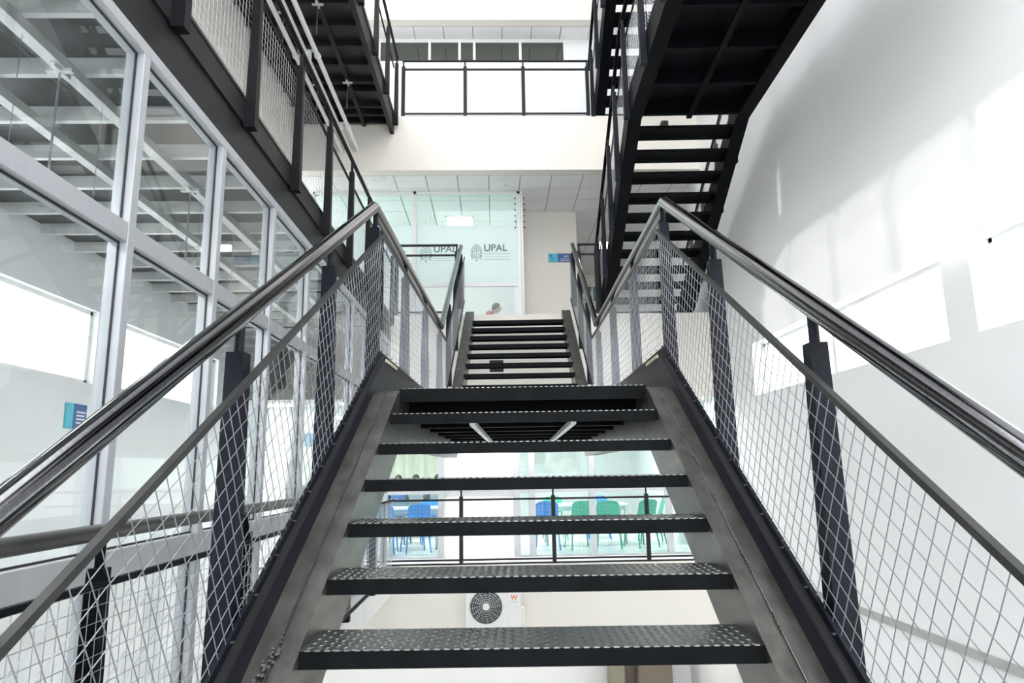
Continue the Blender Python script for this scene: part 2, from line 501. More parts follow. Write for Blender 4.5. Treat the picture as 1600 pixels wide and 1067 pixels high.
# facade
t = Thing('window_7', org=(XL, 3, F1), kind='structure')
ym = [-0.92, 0.06, 1.04, 2.02, 3.0, 3.95, 4.94, 5.92, 6.9, 7.88, 8.86, 9.84, 10.66]
ZB, ZT, ZM0, ZM1, ZL0, ZL1 = F1, 2.03, 1.035, 1.125, -0.45, -0.31
x0, x1 = XL - 0.09, XL
for y in ym:
    t.part('mullion', MB().bbox(x0, x1, y - 0.03, y + 0.03, ZB, ZT, 0.003), 'alu')
t.part('top_frame', MB().bbox(x0, x1 + 0.002, ym[0], ym[-1], ZT - 0.06, ZT, 0.003), 'alu')
t.part('bottom_frame', MB().bbox(x0, x1 + 0.002, ym[0], ym[-1], ZB, ZB + 0.07, 0.003), 'alu')
for a, b in zip(ym[:-1], ym[1:]):
    a, b = a + 0.03, b - 0.03
    for z0, z1, nm in ((ZM0, ZM1, 'transom'), (ZL0, ZL1, 'lower_transom')):
        t.part(nm, MB().bbox(x0, x1 - 0.003, a, b, z0, z1, 0.003), 'alu')
    for z0, z1 in ((ZB + 0.07, ZL0), (ZL1, ZM0), (ZM1, ZT - 0.06)):
        p = t.part('pane', MB().box(XL - 0.05, XL - 0.042, a, b, z0, z1), 'glass')
        g = MB()
        w = 0.009
        for aa, bb, cc, dd in ((a, b, z0, z0 + w), (a, b, z1 - w, z1), (a, a + w, z0, z1), (b - w, b, z0, z1)):
            g.box(XL - 0.041, XL - 0.034, aa, bb, cc, dd)
        t.part('gasket', g, 'gasket', parent=p)

# left room ceiling: the underside of the middle walkway, steel decking on a grid of joists
struct('floor_walkway_middle', MB().box(XO, XL - 0.06, -5, YG + 0.2, F2 - 0.14, F2), 'galvdeck')
t = Thing('ceiling_joist_grid', 'pale steel joist grid under the decking behind the tall glazing', 'joists', (-2.9, 3, F2 - 0.16))
zj = F2 - 0.14
for k in range(22):
    y = -0.6 + k * 0.52
    t.part('cross_joist', MB().box(XO, XL - 0.1, y - 0.02, y + 0.02, zj - 0.10, zj), 'galv')
for x in (-1.85, -2.32, -2.85, -3.5):
    t.part('long_joist', MB().box(x - 0.035, x + 0.035, -1, YG, zj - 0.16, zj - 0.1), 'galv')
def rod(name, x, y, ztop, zbot, label, group):
    r_ = Thing(name, label, 'hanger rod', (x, y, ztop), group=group)
    br = MB().box(x - 0.07, x + 0.07, y - 0.014, y + 0.014, ztop - 0.02, ztop).box(x - 0.014, x + 0.014, y - 0.07, y + 0.07, ztop - 0.022, ztop - 0.002)
    r_.part('cross_bracket', br, 'galv')
    r_.part('rod', MB().tube([(x, y, ztop - 0.02), (x, y, zbot)], 0.006, 8), 'chrome')
    return r_
for k, (x, y) in enumerate(((-2.32, 3.4), (-2.32, 5.0), (-2.32, 6.55))):
    rod('hanger_rod', x, y, zj - 0.16, 1.55, ['thin steel rod on a cross bracket behind the first full upper glazing pane',
        'thin steel rod on a cross bracket behind the second upper glazing pane', 'thin steel rod on a cross bracket behind the third upper glazing pane'][k], 'rods hanging behind the glazing')

M['lamp'] = emit_mat('lamp_diffuser', (1.0, 0.99, 0.97), 16.0)
for k in range(5):
    y0_, y1_ = -0.6 + k * 2.1, 1.2 + k * 2.1
    t = Thing('pendant_light', 'white linear pendant light in the room behind the left glazing, %s' % ['nearest the camera', 'second from the camera', 'middle of the row', 'fourth from the camera', 'farthest'][k], 'pendant light', (-2.32, (y0_ + y1_) / 2, 1.56), group='linear lights behind the glazing')
    t.part('housing', MB().bbox(-2.36, -2.28, y0_, y1_, 1.50, 1.55, 0.006), 'whitepaint')
    t.part('diffuser', MB().box(-2.35, -2.29, y0_ + 0.02, y1_ - 0.02, 1.492, 1.50), 'lamp')
    for y in (y0_ + 0.2, y1_ - 0.2):
        t.part('suspension_wire', MB().tube([(-2.32, y, 1.55), (-2.32, y, zj - 0.16)], 0.002, 5), 'chrome')

# edge beam of the middle walkway
t = Thing('edge_beam', 'dark grey steel edge beam of the walkway above the glazing', 'beam', (XL, 3, F2 - 0.42))
t.part('web', MB().box(XL - 0.05, XL - 0.02, -4, YG, F2 - 0.42, F2), 'charcoal')
t.part('bottom_flange', MB().box(XL - 0.09, XL + 0.0, -4, YG, F2 - 0.43, F2 - 0.415), 'charcoal')
t.part('cover_plate', MB().box(XL - 0.021, XL - 0.002, -4, YG, F2 - 0.17, F2 - 0.012), 'charcoal')
t.part('top_flange', MB().box(XL - 0.11, XL + 0.005, -4, YG, F2 - 0.008, F2 + 0.01), 'bar')

# upper walkway (its dark underside shows top left)
struct('floor_walkway_upper', MB().box(-3.4, XL - 0.06, -4, YG, F3 - 0.08, F3), 'deckdark')
t = Thing('walkway_joist_grid', 'dark steel joist grid under the upper walkway at top left', 'joists', (-2.5, 6, F3 - 0.1))
k = 0
y = 10.62
while y > 3.0:
    t.part('cross_joist', MB().box(-3.19, XL - 0.08, y - 0.022, y + 0.022, F3 - 0.17, F3 - 0.08), 'charcoal')
    y -= 0.26 if k in (0, 1, 3) else 0.44
    k += 1
for x in (-2.14, -2.6):
    t.part('long_joist', MB().box(x - 0.03, x + 0.03, 3, YG - 0.02, F3 - 0.2, F3 - 0.17), 'charcoal')
t = Thing('edge_beam', 'charcoal steel edge beam of the upper walkway ending at the cream wall', 'beam', (XL, 6, F3 - 0.33))
t.part('web', MB().box(XL - 0.07, XL - 0.005, -4, YG, F3 - 0.33, F3 + 0.0), 'charcoal')
t.part('flange_strip', MB().box(XL - 0.005, XL + 0.008, -4, YG, F3 - 0.06, F3 + 0.01), 'charcoal')

# white conduits under the upper walkway
ZC = 5.3
for k, (x, r_, lab) in enumerate(((-2.52, 0.03, 'leftmost white conduit running under the upper walkway'),
                                  (-2.38, 0.034, 'middle white conduit with round junction boxes under the upper walkway'),
                                  (-2.24, 0.03, 'rightmost white conduit under the upper walkway, nearest its edge beam'))):
    t = Thing('conduit', lab, 'conduit', (x, 6, ZC), group='white conduits under the upper walkway')
    t.part('pipe', MB().tube([(x, 1.0, ZC), (x, YG, ZC)], r_, 12), 'whitepaint')
    if k == 1:
        for y in (8.0, 9.86):
            b = t.part('junction_box', MB().lathe([(0.045, -0.06), (0.075, -0.045), (0.075, 0.03), (0.05, 0.05)], (x, y, ZC - 0.01), 18), 'whitepaint')
            t.part('clamp', MB().box(x - 0.10, x + 0.10, y - 0.02, y + 0.02, ZC + 0.03, ZC + 0.05), 'whitepaint', parent=b)
    else:
        for y in (8.05, 9.9):
            t.part('clamp_ring', MB().lathe([(r_ + 0.012, -0.02), (r_ + 0.012, 0.02)], (x, y, ZC), 14, 'y'), 'whitepaint')
for k, (x, y) in enumerate(((-2.14, 7.6), (-2.14, 9.34), (-2.6, 7.75), (-2.6, 9.4))):
    rod('hanger_rod', x, y, F3 - 0.2, ZC + 0.0, 'thin steel rod hanging under the upper walkway ' + ['near its edge beam, nearer the camera', 'near its edge beam, nearer the cream wall',
        'by the leftmost conduit, nearer the camera', 'by the leftmost conduit, nearer the cream wall'][k], 'rods under the upper walkway')

# ------------------------------------------------------------------ railings
def clip_seg(poly, p, d):
    """clip the line p + t d (2-D) to a convex polygon"""
    n = len(poly)
    ar = sum(poly[i][0] * poly[(i + 1) % n][1] - poly[(i + 1) % n][0] * poly[i][1] for i in range(n))
    if ar < 0: poly = poly[::-1]
    t0, t1 = -1e9, 1e9
    for i in range(n):
        a, b = poly[i], poly[(i + 1) % n]
        nx, ny = -(b[1] - a[1]), b[0] - a[0]
        den = nx * d[0] + ny * d[1]
        num = nx * (p[0] - a[0]) + ny * (p[1] - a[1])
        if abs(den) < 1e-9:
            if num < 0: return None
        else:
            t = -num / den
            if den > 0: t0 = max(t0, t)
            else: t1 = min(t1, t)
    return (t0, t1) if t1 - t0 > 0.01 else None

def wire_panel(mb, poly, x, ang, cell, r, along='y', jitter=0.0, sub=0.11):
    """woven wire in the y-z (or x-z) plane; poly is convex 2-D"""
    for k, a in enumerate((ang, ang + math.pi / 2)):
        d = (math.cos(a), math.sin(a)); nrm = (-d[1], d[0])
        s = [q[0] * nrm[0] + q[1] * nrm[1] for q in poly]
        i = math.ceil(min(s) / cell)
        while i * cell < max(s):
            c = i * cell
            p = (nrm[0] * c, nrm[1] * c)
            seg = clip_seg(poly, p, d)
            i += 1
            if not seg: continue
            t0, t1 = seg
            n = max(1, int((t1 - t0) / sub)) if jitter else 1
            pts = []
            ph = random.random() * 6
            for j in range(n + 1):
                t = t0 + (t1 - t0) * j / n
                w = jitter * (math.sin(ph + j * 1.3) + random.uniform(-.6, .6)) if 0 < j < n else 0
                u, z = p[0] + d[0] * t + nrm[0] * w, p[1] + d[1] * t + nrm[1] * w
                off = (r if k else -r) * 0.9
                pts.append((x + off, u, z) if along == 'y' else (u, x + off, z))
            mb.tube(pts, r, 4, False)
    mb.sm = True
    return mb

def lerp(pts, y):
    for (a, za), (b, zb) in zip(pts[:-1], pts[1:]):
        if a <= y <= b: return za + (zb - za) * (y - a) / (b - a)
    return pts[0][1] if y < pts[0][0] else pts[-1][1]

def railing_y(t, X, side, rail, bar, foot, posts, post_drop, cell=0.055, wr=0.0016, jitter=0.0, rail_r=0.03, mesh=True, post_w=0.04, foot_h=0.04, rmat='rail', pmat_='navy', bolts=False, wire_bays=None, post_top=0.125, barmat='bar', bar_h=0.022):
    """railing running along y: rail, bar and foot are polylines of (y, z); side = +1 when the walking side is towards +x"""
    t.part('handrail', MB().tube([(X, y, z) for y, z in rail], rail_r, 16), rmat)
    xi = X + side * 0.055                    # the wire panel sits on the walking side of the posts
    def strip(line, h, w):
        mb = MB()
        for (a, za), (b, zb) in zip(line[:-1], line[1:]):
            mb.prism_x([(a, za - h / 2), (b, zb - h / 2), (b, zb + h / 2), (a, za + h / 2)], xi - w / 2, xi + w / 2)
        return mb
    t.part('top_bar', strip(bar, bar_h, 0.02), barmat)
    t.part('bottom_bar', strip(foot, foot_h, 0.014), pmat_)
    for (y, dz) in posts:
        zt = lerp(rail, y) - post_top
        zb = lerp(foot, y) - post_drop + dz
        a, b = post_w, post_w * 0.72
        mb = MB()
        mb.add([(X - a, y - a, zb), (X + a, y - a, zb), (X + a, y + a, zb), (X - a, y + a, zb),
                (X - b, y - b, zt), (X + b, y - b, zt), (X + b, y + b, zt), (X - b, y + b, zt)],
               [(0, 3, 2, 1), (4, 5, 6, 7), (0, 1, 5, 4), (1, 2, 6, 5), (2, 3, 7, 6), (3, 0, 4, 7)])
        p = t.part('post', mb, pmat_)
        t.part('spacer', MB().tube([(X, y, zt), (X, y, zt + post_top)], post_w * 0.42, 10), pmat_, parent=p)
    if mesh:
        cuts = sorted(set([rail[0][0], rail[-1][0]] + [q[0] for q in bar[1:-1]] + [q[0] for q in foot[1:-1]] + [p[0] for p in posts]))
        lo, hi = max(bar[0][0], foot[0][0]), min(bar[-1][0], foot[-1][0])
        cuts = [c for c in cuts if lo < c < hi]
        cuts = [lo] + cuts + [hi]
        for a, b in zip(cuts[:-1], cuts[1:]):
            if b - a < 0.05: continue
            poly = [(a, lerp(foot, a) + foot_h / 2), (b, lerp(foot, b) + foot_h / 2), (b, lerp(bar, b)), (a, lerp(bar, a))]
            ang = math.atan2(poly[2][1] - poly[3][1], b - a)
            if wire_bays and not wire_bays(a, b): continue
            t.part('wire_panel', wire_panel(MB(), poly, xi, ang, cell, wr, 'y', jitter), 'wire', kind='stuff')
    if bolts:
        mb = MB()
        y = foot[0][0] + 0.1
        while y < foot[-1][0]:
            z = lerp(foot, y)
            mb.lathe([(0.007, 0.0), (0.006, 0.005)], (xi + side * 0.018, y, z + foot_h / 2), 6)
            y += 0.17
        t.part('bolt_heads', mb, 'bar', kind='stuff')

# ------------------------------------------------------------------ the steel stair in the middle
XA, XB = -0.67, 0.73           # clear width between the stringers
RUN, RISE = 0.2807, 0.165
NY0, NZ0 = 2.184, -0.526
SL = RISE / RUN
LZ = NZ0 + 6 * RISE            # half landing
LY = NY0 + 6 * RUN
def nose(y): return NZ0 + (y - NY0) * SL
UY, UZ, URUN, URISE = 7.59, 0.655, 0.2975, 0.1795
USL = URISE / URUN
UTOP = UY + 10 * URUN
def unose(y): return UZ + (y - UY) * USL

st = Thing('steel_staircase', 'black steel staircase with checker plate treads rising from the camera past a landing', 'staircase', (0.03, 0.72, F1), 'S')
LY2 = UY - 0.12
SD = 0.34
yb = NY0 + (F1 - NZ0) / SL
for nm, xa, xb in (('l', XA - 0.135, XA), ('r', XB, XB + 0.135)):
    # sloping stringer: two channels welded toe to toe, the seam showing along the top
    inner = nm == 'l'
    for h in (0, 1):
        a = xa + 0.0675 * h + (0.0008 if h else 0)
        b = xa + 0.0675 * (h + 1) - (0 if h else 0.0008)
        s = st.part('stringer_channel', MB().prism_x([(yb + 0.02, F1), (LY - 0.055, nose(LY - 0.055) + 0.004), (LY - 0.055, nose(LY - 0.055) - SD), (yb + SD / SL * 0.9, F1)], a, b), 'raw')
    # weld beads along the seam
    w = MB()
    y = 1.15
    xm = xa + 0.0675
    while y < LY - 0.1:
        n = random.randint(3, 7)
        for k in range(n):
            yy = y + k * 0.016
            w.lathe([(0.001, -0.002), (0.0055, 0.001), (0.003, 0.0045)], (xm + random.uniform(-.003, .003), yy, nose(yy) + 0.005), 6)
        y += random.choice((0.24, 0.3, 0.38))
    w.tube([(xm, 0.9, nose(0.9) + 0.0035), (xm, LY - 0.06, nose(LY - 0.06) + 0.0035)], 0.0022, 5)
    if nm == 'l':
        for k in range(34):
            yy = 2.12 + random.uniform(-0.075, 0.075); xx = xm - 0.018 + (yy - 2.12) * 0.25 + random.uniform(-.017, .017)
            w.lathe([(0.001, -0.002), (0.007, 0.001), (0.003, 0.006)], (xx, yy, nose(yy) + 0.004), 6)
    st.part('weld_bead', w, 'weld', kind='stuff')
    # stringer end cap at the landing, then the landing side beam
    st.part('end_plate', MB().prism_x([(LY - 0.05, nose(LY - 0.05)), (LY + 0.09, LZ), (LY + 0.09, LZ - 0.3), (LY - 0.05, nose(LY - 0.05) - SD)], xa, xb), 'raw')
    st.part('landing_beam', MB().box(xa, xb, LY + 0.095, LY2 + 0.1, LZ - 0.32, LZ - 0.002), 'raw')
    st.part('upper_stringer', MB().prism_x([(LY2 + 0.1, LZ - 0.32), (LY2 + 0.1, LZ), (LY2 + 0.13, LZ + 0.06), (UTOP + 0.08, unose(UTOP + 0.08) + 0.004), (UTOP + 0.08, unose(UTOP + 0.08) - 0.33)], xa, xb), 'raw')
    # kick plate and its sill, outside the stringers
    o0, o1 = (xa - 0.006, xa) if nm == 'l' else (xb, xb + 0.006)
    st.part('kick_plate', MB().prism_x([(yb, F1), (LY + 0.06, nose(LY + 0.06) - SD * 0.8), (LY + 0.252, LZ - 0.3), (LY + 0.252, nose(LY + 0.25) + 0.085), (yb, F1 + 0.09)], o0, o1), 'navy')
    st.part('landing_kick_plate', MB().box(o0, o1, LY + 0.25, LY2 + 0.3, LZ - 0.3, nose(LY + 0.25) + 0.085), 'navy')
    e0, e1 = (o0 - 0.05, o0) if nm == 'l' else (o1, o1 + 0.05)
    st.part('sill_angle', MB().prism_x([(yb, F1 + 0.08), (LY + 0.25, nose(LY + 0.25) + 0.078), (LY + 0.25, nose(LY + 0.25) + 0.086), (yb, F1 + 0.088)], e0, e1), 'charcoal')
    zk = nose(LY + 0.25)
    st.part('landing_sill_angle', MB().box(e0, e1, LY + 0.25, LY2 + 0.3, zk + 0.078, zk + 0.086), 'charcoal')
    st.part('edge_strip', MB().prism_x([(LY + 0.26, zk + 0.07), (LY + 0.62, zk + 0.07), (LY + 0.62, zk + 0.05), (LY + 0.26, zk + 0.05)], o0 + (0.006 if nm == 'l' else -0.01), o1 + (0.01 if nm == 'l' else -0.006)), 'yellowedge')  # pale strip painted in for light reflected on the plate's edge

def tread_mesh(name, x0, x1, dep, lip=0.052, th=0.006, back=0.035, sgn=1):
    mb = MB()
    y0, y1 = (0, dep) if sgn > 0 else (-dep, 0)
    mb.box(x0, x1, y0, y1, -th, 0)
    f = (0, th) if sgn > 0 else (-th, 0)
    g = (dep - th, dep) if sgn > 0 else (-dep, -dep + th)
    mb.box(x0, x1, f[0], f[1], -lip, -th)
    mb.box(x0, x1, g[0], g[1], -back, -th)
    me = mb.mesh(name, M['tread'])
    me.materials.append(M['treadtop'])
    for p in me.polygons:
        if p.normal.z > 0.9 and p.center.z > -0.001: p.material_index = 1
    return me
def lug_mesh(x0, x1, dep):
    mb = MB()
    p = 0.028
    nx, ny = int((x1 - x0) / p), int(dep / p)
    for i in range(nx):
        for j in range(ny):
            cx, cy = x0 + (i + 0.5) * p, (j + 0.42) * p
            a = R(45) if (i + j) % 2 else R(-45)
            u = (math.cos(a) * 0.0125, math.sin(a) * 0.0125); v = (-math.sin(a) * 0.0035, math.cos(a) * 0.0035)
            mb.add([(cx - u[0], cy - u[1], 0), (cx + v[0], cy + v[1], 0), (cx + u[0], cy + u[1], 0), (cx - v[0], cy - v[1], 0), (cx - u[0] * .4, cy - u[1] * .4, 0.0022), (cx + u[0] * .4, cy + u[1] * .4, 0.0022)],
                   [(0, 3, 4), (3, 5, 4), (3, 2, 5), (2, 1, 5), (1, 4, 5), (1, 0, 4)])
    # bright dashes along the nose, standing for its highlights
    n = int((x1 - x0) / 0.03)
    for i in range(n):
        cx = x0 + (i + 0.5) * 0.03
        mb.add([(cx - 0.011, 0.004, 0.0005), (cx + 0.011, 0.004, 0.0005), (cx + 0.009, -0.0022, -0.001), (cx - 0.009, -0.0022, -0.001), (cx - 0.007, 0.0, 0.003), (cx + 0.007, 0.0, 0.003)],
               [(0, 4, 5, 1), (3, 2, 5, 4), (0, 3, 4), (1, 5, 2)])
    return mb.mesh('tread_pattern', M['lug'])
tm = tread_mesh('tread', XA, XB, 0.285)
lm = lug_mesh(XA + 0.01, XB - 0.01, 0.28)
ox, oy, oz = st.org
for k in range(-5, 6):
    z = NZ0 + k * RISE
    if z < F1 + 0.02: continue
    tr = st.inst('tread', tm, (-ox, NY0 + k * RUN - oy, z - oz))
    st.inst('tread_pattern', lm, (0, 0, 0), parent=tr, kind='stuff')
# half landing
st.part('landing_plate', MB().box(XA, XB, LY, LY2 + 0.1, LZ - 0.006, LZ), 'tread')
lp = st.part('landing_nosing', MB().box(XA, XB, LY, LY + 0.006, LZ - 0.075, LZ - 0.006), 'tread')
st.inst('nosing_pattern', lug_mesh(XA + 0.01, XB - 0.01, 0.1), (-ox, LY - oy, LZ - oz), parent=lp, kind='stuff')
y = LY + 0.35
while y < LY2:
    st.part('landing_joist', MB().box(XA, XB, y, y + 0.05, LZ - 0.17, LZ - 0.006), 'black')
    y += 0.52
for x in (-0.27, 0.33):
    st.part('landing_brace', MB().box(x - 0.016, x + 0.016, LY + 0.2, LY2, LZ - 0.20, LZ - 0.17), 'galv')
# upper flight
tm2 = tread_mesh('tread', XA, XB, 0.285, 0.052)
for k in range(0, 10):
    st.inst('upper_tread', tm2, (-ox, UY + k * URUN - oy, UZ + k * URISE - oz))

# side railings of the stair
RZ = 1.70
TOPY, TOPZ = 10.9, 3.68
foot_l = [(0.78, nose(0.78) + 0.10), (LY + 0.25, nose(LY + 0.25) + 0.10), (LY2 + 0.3, nose(LY + 0.25) + 0.10), (TOPY, unose(TOPY) + 0.10)]
PK = 4.15
rail_l = [(0.78, nose(0.78) + 1.045), (PK, nose(PK) + 1.045), (8.0, RZ), (TOPY, TOPZ)]
bar_l = [(0.78, nose(0.78) + 0.85), (PK + 0.02, nose(PK) + 0.86), (8.05, RZ - 0.16), (TOPY + 0.05, TOPZ - 0.17)]
for X, side, lab in ((-0.90, 1, 'left railing of the middle stair with polished handrail and wire panels'),
                     (0.96, -1, 'right railing of the middle stair with polished handrail and wire panels')):
    t = Thing('stair_railing', lab, 'railing', (X, 0.78, F1), 'S', group='railings of the middle stair')
    railing_y(t, X, side, rail_l, bar_l, foot_l, [(1.15, 0), (2.17, 0), (3.18, 0), (4.2, 0), (5.4, 0), (6.6, 0), (7.85, 0), (8.9, 0), (9.9, 0), (10.85, 0.24)], 0.36,
              jitter=0.0035, bolts=True, rail_r=0.0355)

# ------------------------------------------------------------------ return flights on the right
def return_flight(dz, dy, label, glabel, n0, landing=True, cap=None):
    xi0, xi1 = 1.58, 2.74
    ty, tz, tr_, ts = 8.03 + dy, 4.19 + dz, 0.307, 0.166
    s = ts / tr_
    fz = F2 + dz
    yf = ty + (tz - fz) / s
    t = Thing('return_flight', label, 'staircase', (2.16, yf, fz), 'S', group='return flights on the right')
    yb_ = 7.75 + dy
    zl = 4.49 + dz
    for xa, xb in ((1.42, xi0), (xi1, 2.90)):
        poly = [(yb_, zl), (yb_, zl - 0.29), (yf - 0.3, fz), (yf + 0.25, fz), (yf + 0.1, fz + 0.24)]
        t.part('stringer', MB().prism_x(poly, xa, xb), 'black')
        t.part('landing_beam', MB().box(xa, xb, 3.6 + dy, yb_, zl - 0.29, zl), 'black')
    me = tread_mesh('tread', xi0, xi1, 0.30, 0.05, sgn=-1)
    k = 0
    while tz - k * ts > fz + 0.05:
        t.inst('tread', me, (-2.16, ty + 0.15 + k * tr_ - yf, tz - k * ts - fz))
        k += 1
    t.part('landing_plate', MB().box(xi0, xi1, 3.6 + dy, yb_ + 0.02, zl - 0.10, zl - 0.09), 'black')
    y = yb_ - 0.05
    while y > 3.6 + dy:
        t.part('landing_joist', MB().box(xi0, xi1, y - 0.05, y, zl - 0.27, zl - 0.1), 'black')
        y -= 0.66
    t.part('landing_brace', MB().box(2.13, 2.19, 3.6 + dy, yb_, zl - 0.285, zl - 0.25), 'black')
    def base(y): return zl if y <= yb_ else zl - (y - yb_) * s
    for X, side, w in ((1.38, 1, 'left'), (2.94, -1, 'right')):
        foot = [(3.6 + dy, zl + 0.06), (yb_, zl + 0.06), (yf + 0.1, base(yf + 0.1) + 0.06)]
        rail = [(3.6 + dy, zl + 1.0), (yb_ + 0.1, zl + 1.0), (yf + 0.1, base(yf + 0.1) + 1.05)]
        bar = [(3.6 + dy, zl + 0.84), (yb_ + 0.1, zl + 0.84), (yf + 0.1, base(yf + 0.1) + 0.88)]
        g = Thing('stair_railing', glabel % w, 'railing', (X, yf, fz), 'S', group='railings of the return flights')
        railing_y(g, X, side, rail, bar, foot, [(q + dy, 0) for q in (4.5, 5.5, 6.5, 7.62, 8.5, 9.25, 10.1, 10.9)], 0.40 if side > 0 else 0.18, rail_r=0.025, wr=0.0015, rmat='black', pmat_='navy', barmat='black', post_w=0.036)
return_flight(0, 0, 'dark steel flight at right rising towards the camera to an overhead landing', '%s railing of the dark flight that starts at the middle gallery', 0)
return_flight(F3 - F2, -0.12, 'dark steel flight at the top right rising from the upper gallery', '%s railing of the dark flight that starts at the upper gallery', 0)

# ------------------------------------------------------------------ walkway railings on the left
for F, lab, ys in ((F2, 'long dark railing of the middle walkway above the glazing at left', [1.13, 2.17, 3.21, 4.25, 5.29, 6.33, 7.37, 8.41, 9.45, 10.5]),
                   (F3, 'dark railing of the upper walkway at top left', [3.4, 4.45, 5.5, 6.55, 7.6, 8.65, 9.65, 10.6])):
    t = Thing('walkway_railing', lab, 'railing', (XL + 0.035, 3, F - 0.2), group='railings of the left walkways')
    X = XL + 0.035
    y0_ = ys[0] - 0.6
    railing_y(t, X, -1, [(y0_, F + 1.06), (10.66, F + 1.06)], [(y0_, F + 0.88), (10.66, F + 0.88)], [(y0_, F + 0.03), (10.66, F + 0.03)],
              [(y, 0) for y in ys], 0.23, rail_r=0.022, wr=0.0015, rmat='postdark', pmat_='postdark', barmat='postdark', post_w=0.036, post_top=0.14, foot_h=0.02, mesh=(F == F2))

# railing along the foot of the glazing, lower left
t = Thing('walkway_railing', 'dark railing with round handrail along the foot of the glazing at lower left', 'railing', (-1.44, 3, F1))
railing_y(t, -1.44, 1, [(0.9, -0.20), (9.5, -0.20)], [(0.9, -0.37), (9.5, -0.37)], [(0.9, F1 + 0.1), (9.5, F1 + 0.1)],
          [(q, 0) for q in (1.2, 2.62, 4.1, 5.5, 6.9, 8.3)], 0.1, rail_r=0.03, rmat='bar', pmat_='black', barmat='black', cell=0.055, wr=0.0016)

# ------------------------------------------------------------------ gallery railings
def railing_x(t, y, xs, x0, x1, zf, h=1.06, hb=0.90, mesh=True, low=0.07, r=0.02):
    t.part('handrail', MB().tube([(x0, y, zf + h), (x1, y, zf + h)], r, 10), 'charcoal')
    t.part('top_bar', MB().box(x0, x1, y - 0.012, y + 0.012, zf + hb - 0.015, zf + hb + 0.015), 'charcoal')
    t.part('low_bar', MB().box(x0, x1, y - 0.012, y + 0.012, zf + low - 0.014, zf + low + 0.014), 'charcoal')
    t.part('foot_bar', MB().box(x0, x1, y - 0.02, y + 0.02, zf, zf + 0.025), 'charcoal')
    for x in xs:
        p = t.part('post', MB().bbox(x - 0.03, x + 0.03, y - 0.025, y + 0.025, zf, zf + hb + 0.05, 0.004), 'charcoal')
        t.part('spacer', MB().tube([(x, y, zf + hb + 0.05), (x, y, zf + h)], 0.014, 8), 'charcoal', parent=p)
    if mesh:
        c = [x0] + [q for q in xs if x0 + 0.05 < q < x1 - 0.05] + [x1]
        for a, b in zip(c[:-1], c[1:]):
            t.part('wire_panel', wire_panel(MB(), [(a, zf + low), (b, zf + low), (b, zf + hb), (a, zf + hb)], y, 0, 0.055, 0.0008, 'x'), 'wire', kind='stuff')
t = Thing('gallery_railing', 'dark railing across the upper gallery below the high windows', 'railing', (0.1, YG + 0.05, F3))
railing_x(t, YG + 0.05, [-1.51, -0.45, 0.55, 1.66], -1.53, 1.68, F3, mesh=False)
t = Thing('gallery_railing', 'dark railing across the lower gallery seen between the stair treads', 'railing', (0.1, YG + 0.05, F1))
railing_x(t, YG + 0.05, [-1.92, -0.53, 0.88, 2.32], -1.95, 3.45, F1, h=1.16, hb=0.955)
t = Thing('gallery_railing', 'short dark railing of the middle gallery left of the stair top', 'railing', (-1.1, YG + 0.1, F2))
railing_x(t, YG + 0.1, [-1.58, -0.60], -1.6, -0.58, F2, h=1.2, hb=1.03)
t = Thing('gallery_railing', 'short dark railing of the middle gallery between stair top and dark flight', 'railing', (1.55, YG + 0.1, F2))
railing_x(t, YG + 0.1, [1.42, 1.70], 1.40, 1.72, F2, h=1.2, hb=1.03)

# ------------------------------------------------------------------ middle gallery: glass partition with logos, wall, sign, person
YP = 11.6
pt = Thing('glass_partition', 'white framed glass office partition with frosted film and grey logos', 'partition', (-1.3, YP, F2))
pxs = [-3.2, -1.39, 0.46]
for x in pxs:
    pt.part('post', MB().bbox(x - 0.03, x + 0.03, YP - 0.04, YP + 0.04, F2, C2, 0.004), 'whitepaint')
pt.part('post', MB().bbox(0.50, 0.54, YP - 0.03, YP + 0.03, F2, C2, 0.004), 'whitepaint')
pt.part('top_rail', MB().bbox(-3.2, 0.54, YP - 0.04, YP + 0.04, C2 - 0.06, C2 - 0.006, 0.004), 'whitepaint')
for a, b in zip(pxs[:-1], pxs[1:]):
    a, b = a + 0.03, b - 0.03
    pt.part('mid_rail', MB().bbox(a, b, YP - 0.035, YP + 0.035, 3.17, 3.23, 0.004), 'whitepaint')
    pt.part('clear_pane', MB().box(a, b, YP - 0.005, YP + 0.005, 4.3, C2 - 0.06), 'gglass')
    fp = pt.part('frosted_pane', MB().box(a, b, YP - 0.005, YP + 0.005, 3.23, 4.3), 'film')
    pt.part('lower_pane', MB().box(a, b, YP - 0.005, YP + 0.005, F2, 3.17), 'milk')
for k in range(6):
    for x in (0.40, 0.56):
        pt.part('bead', MB().bbox(x - 0.012, x + 0.012, YP - 0.06, YP - 0.03, 4.78 - k * 0.11, 4.80 - k * 0.11, 0.004), 'gasket')

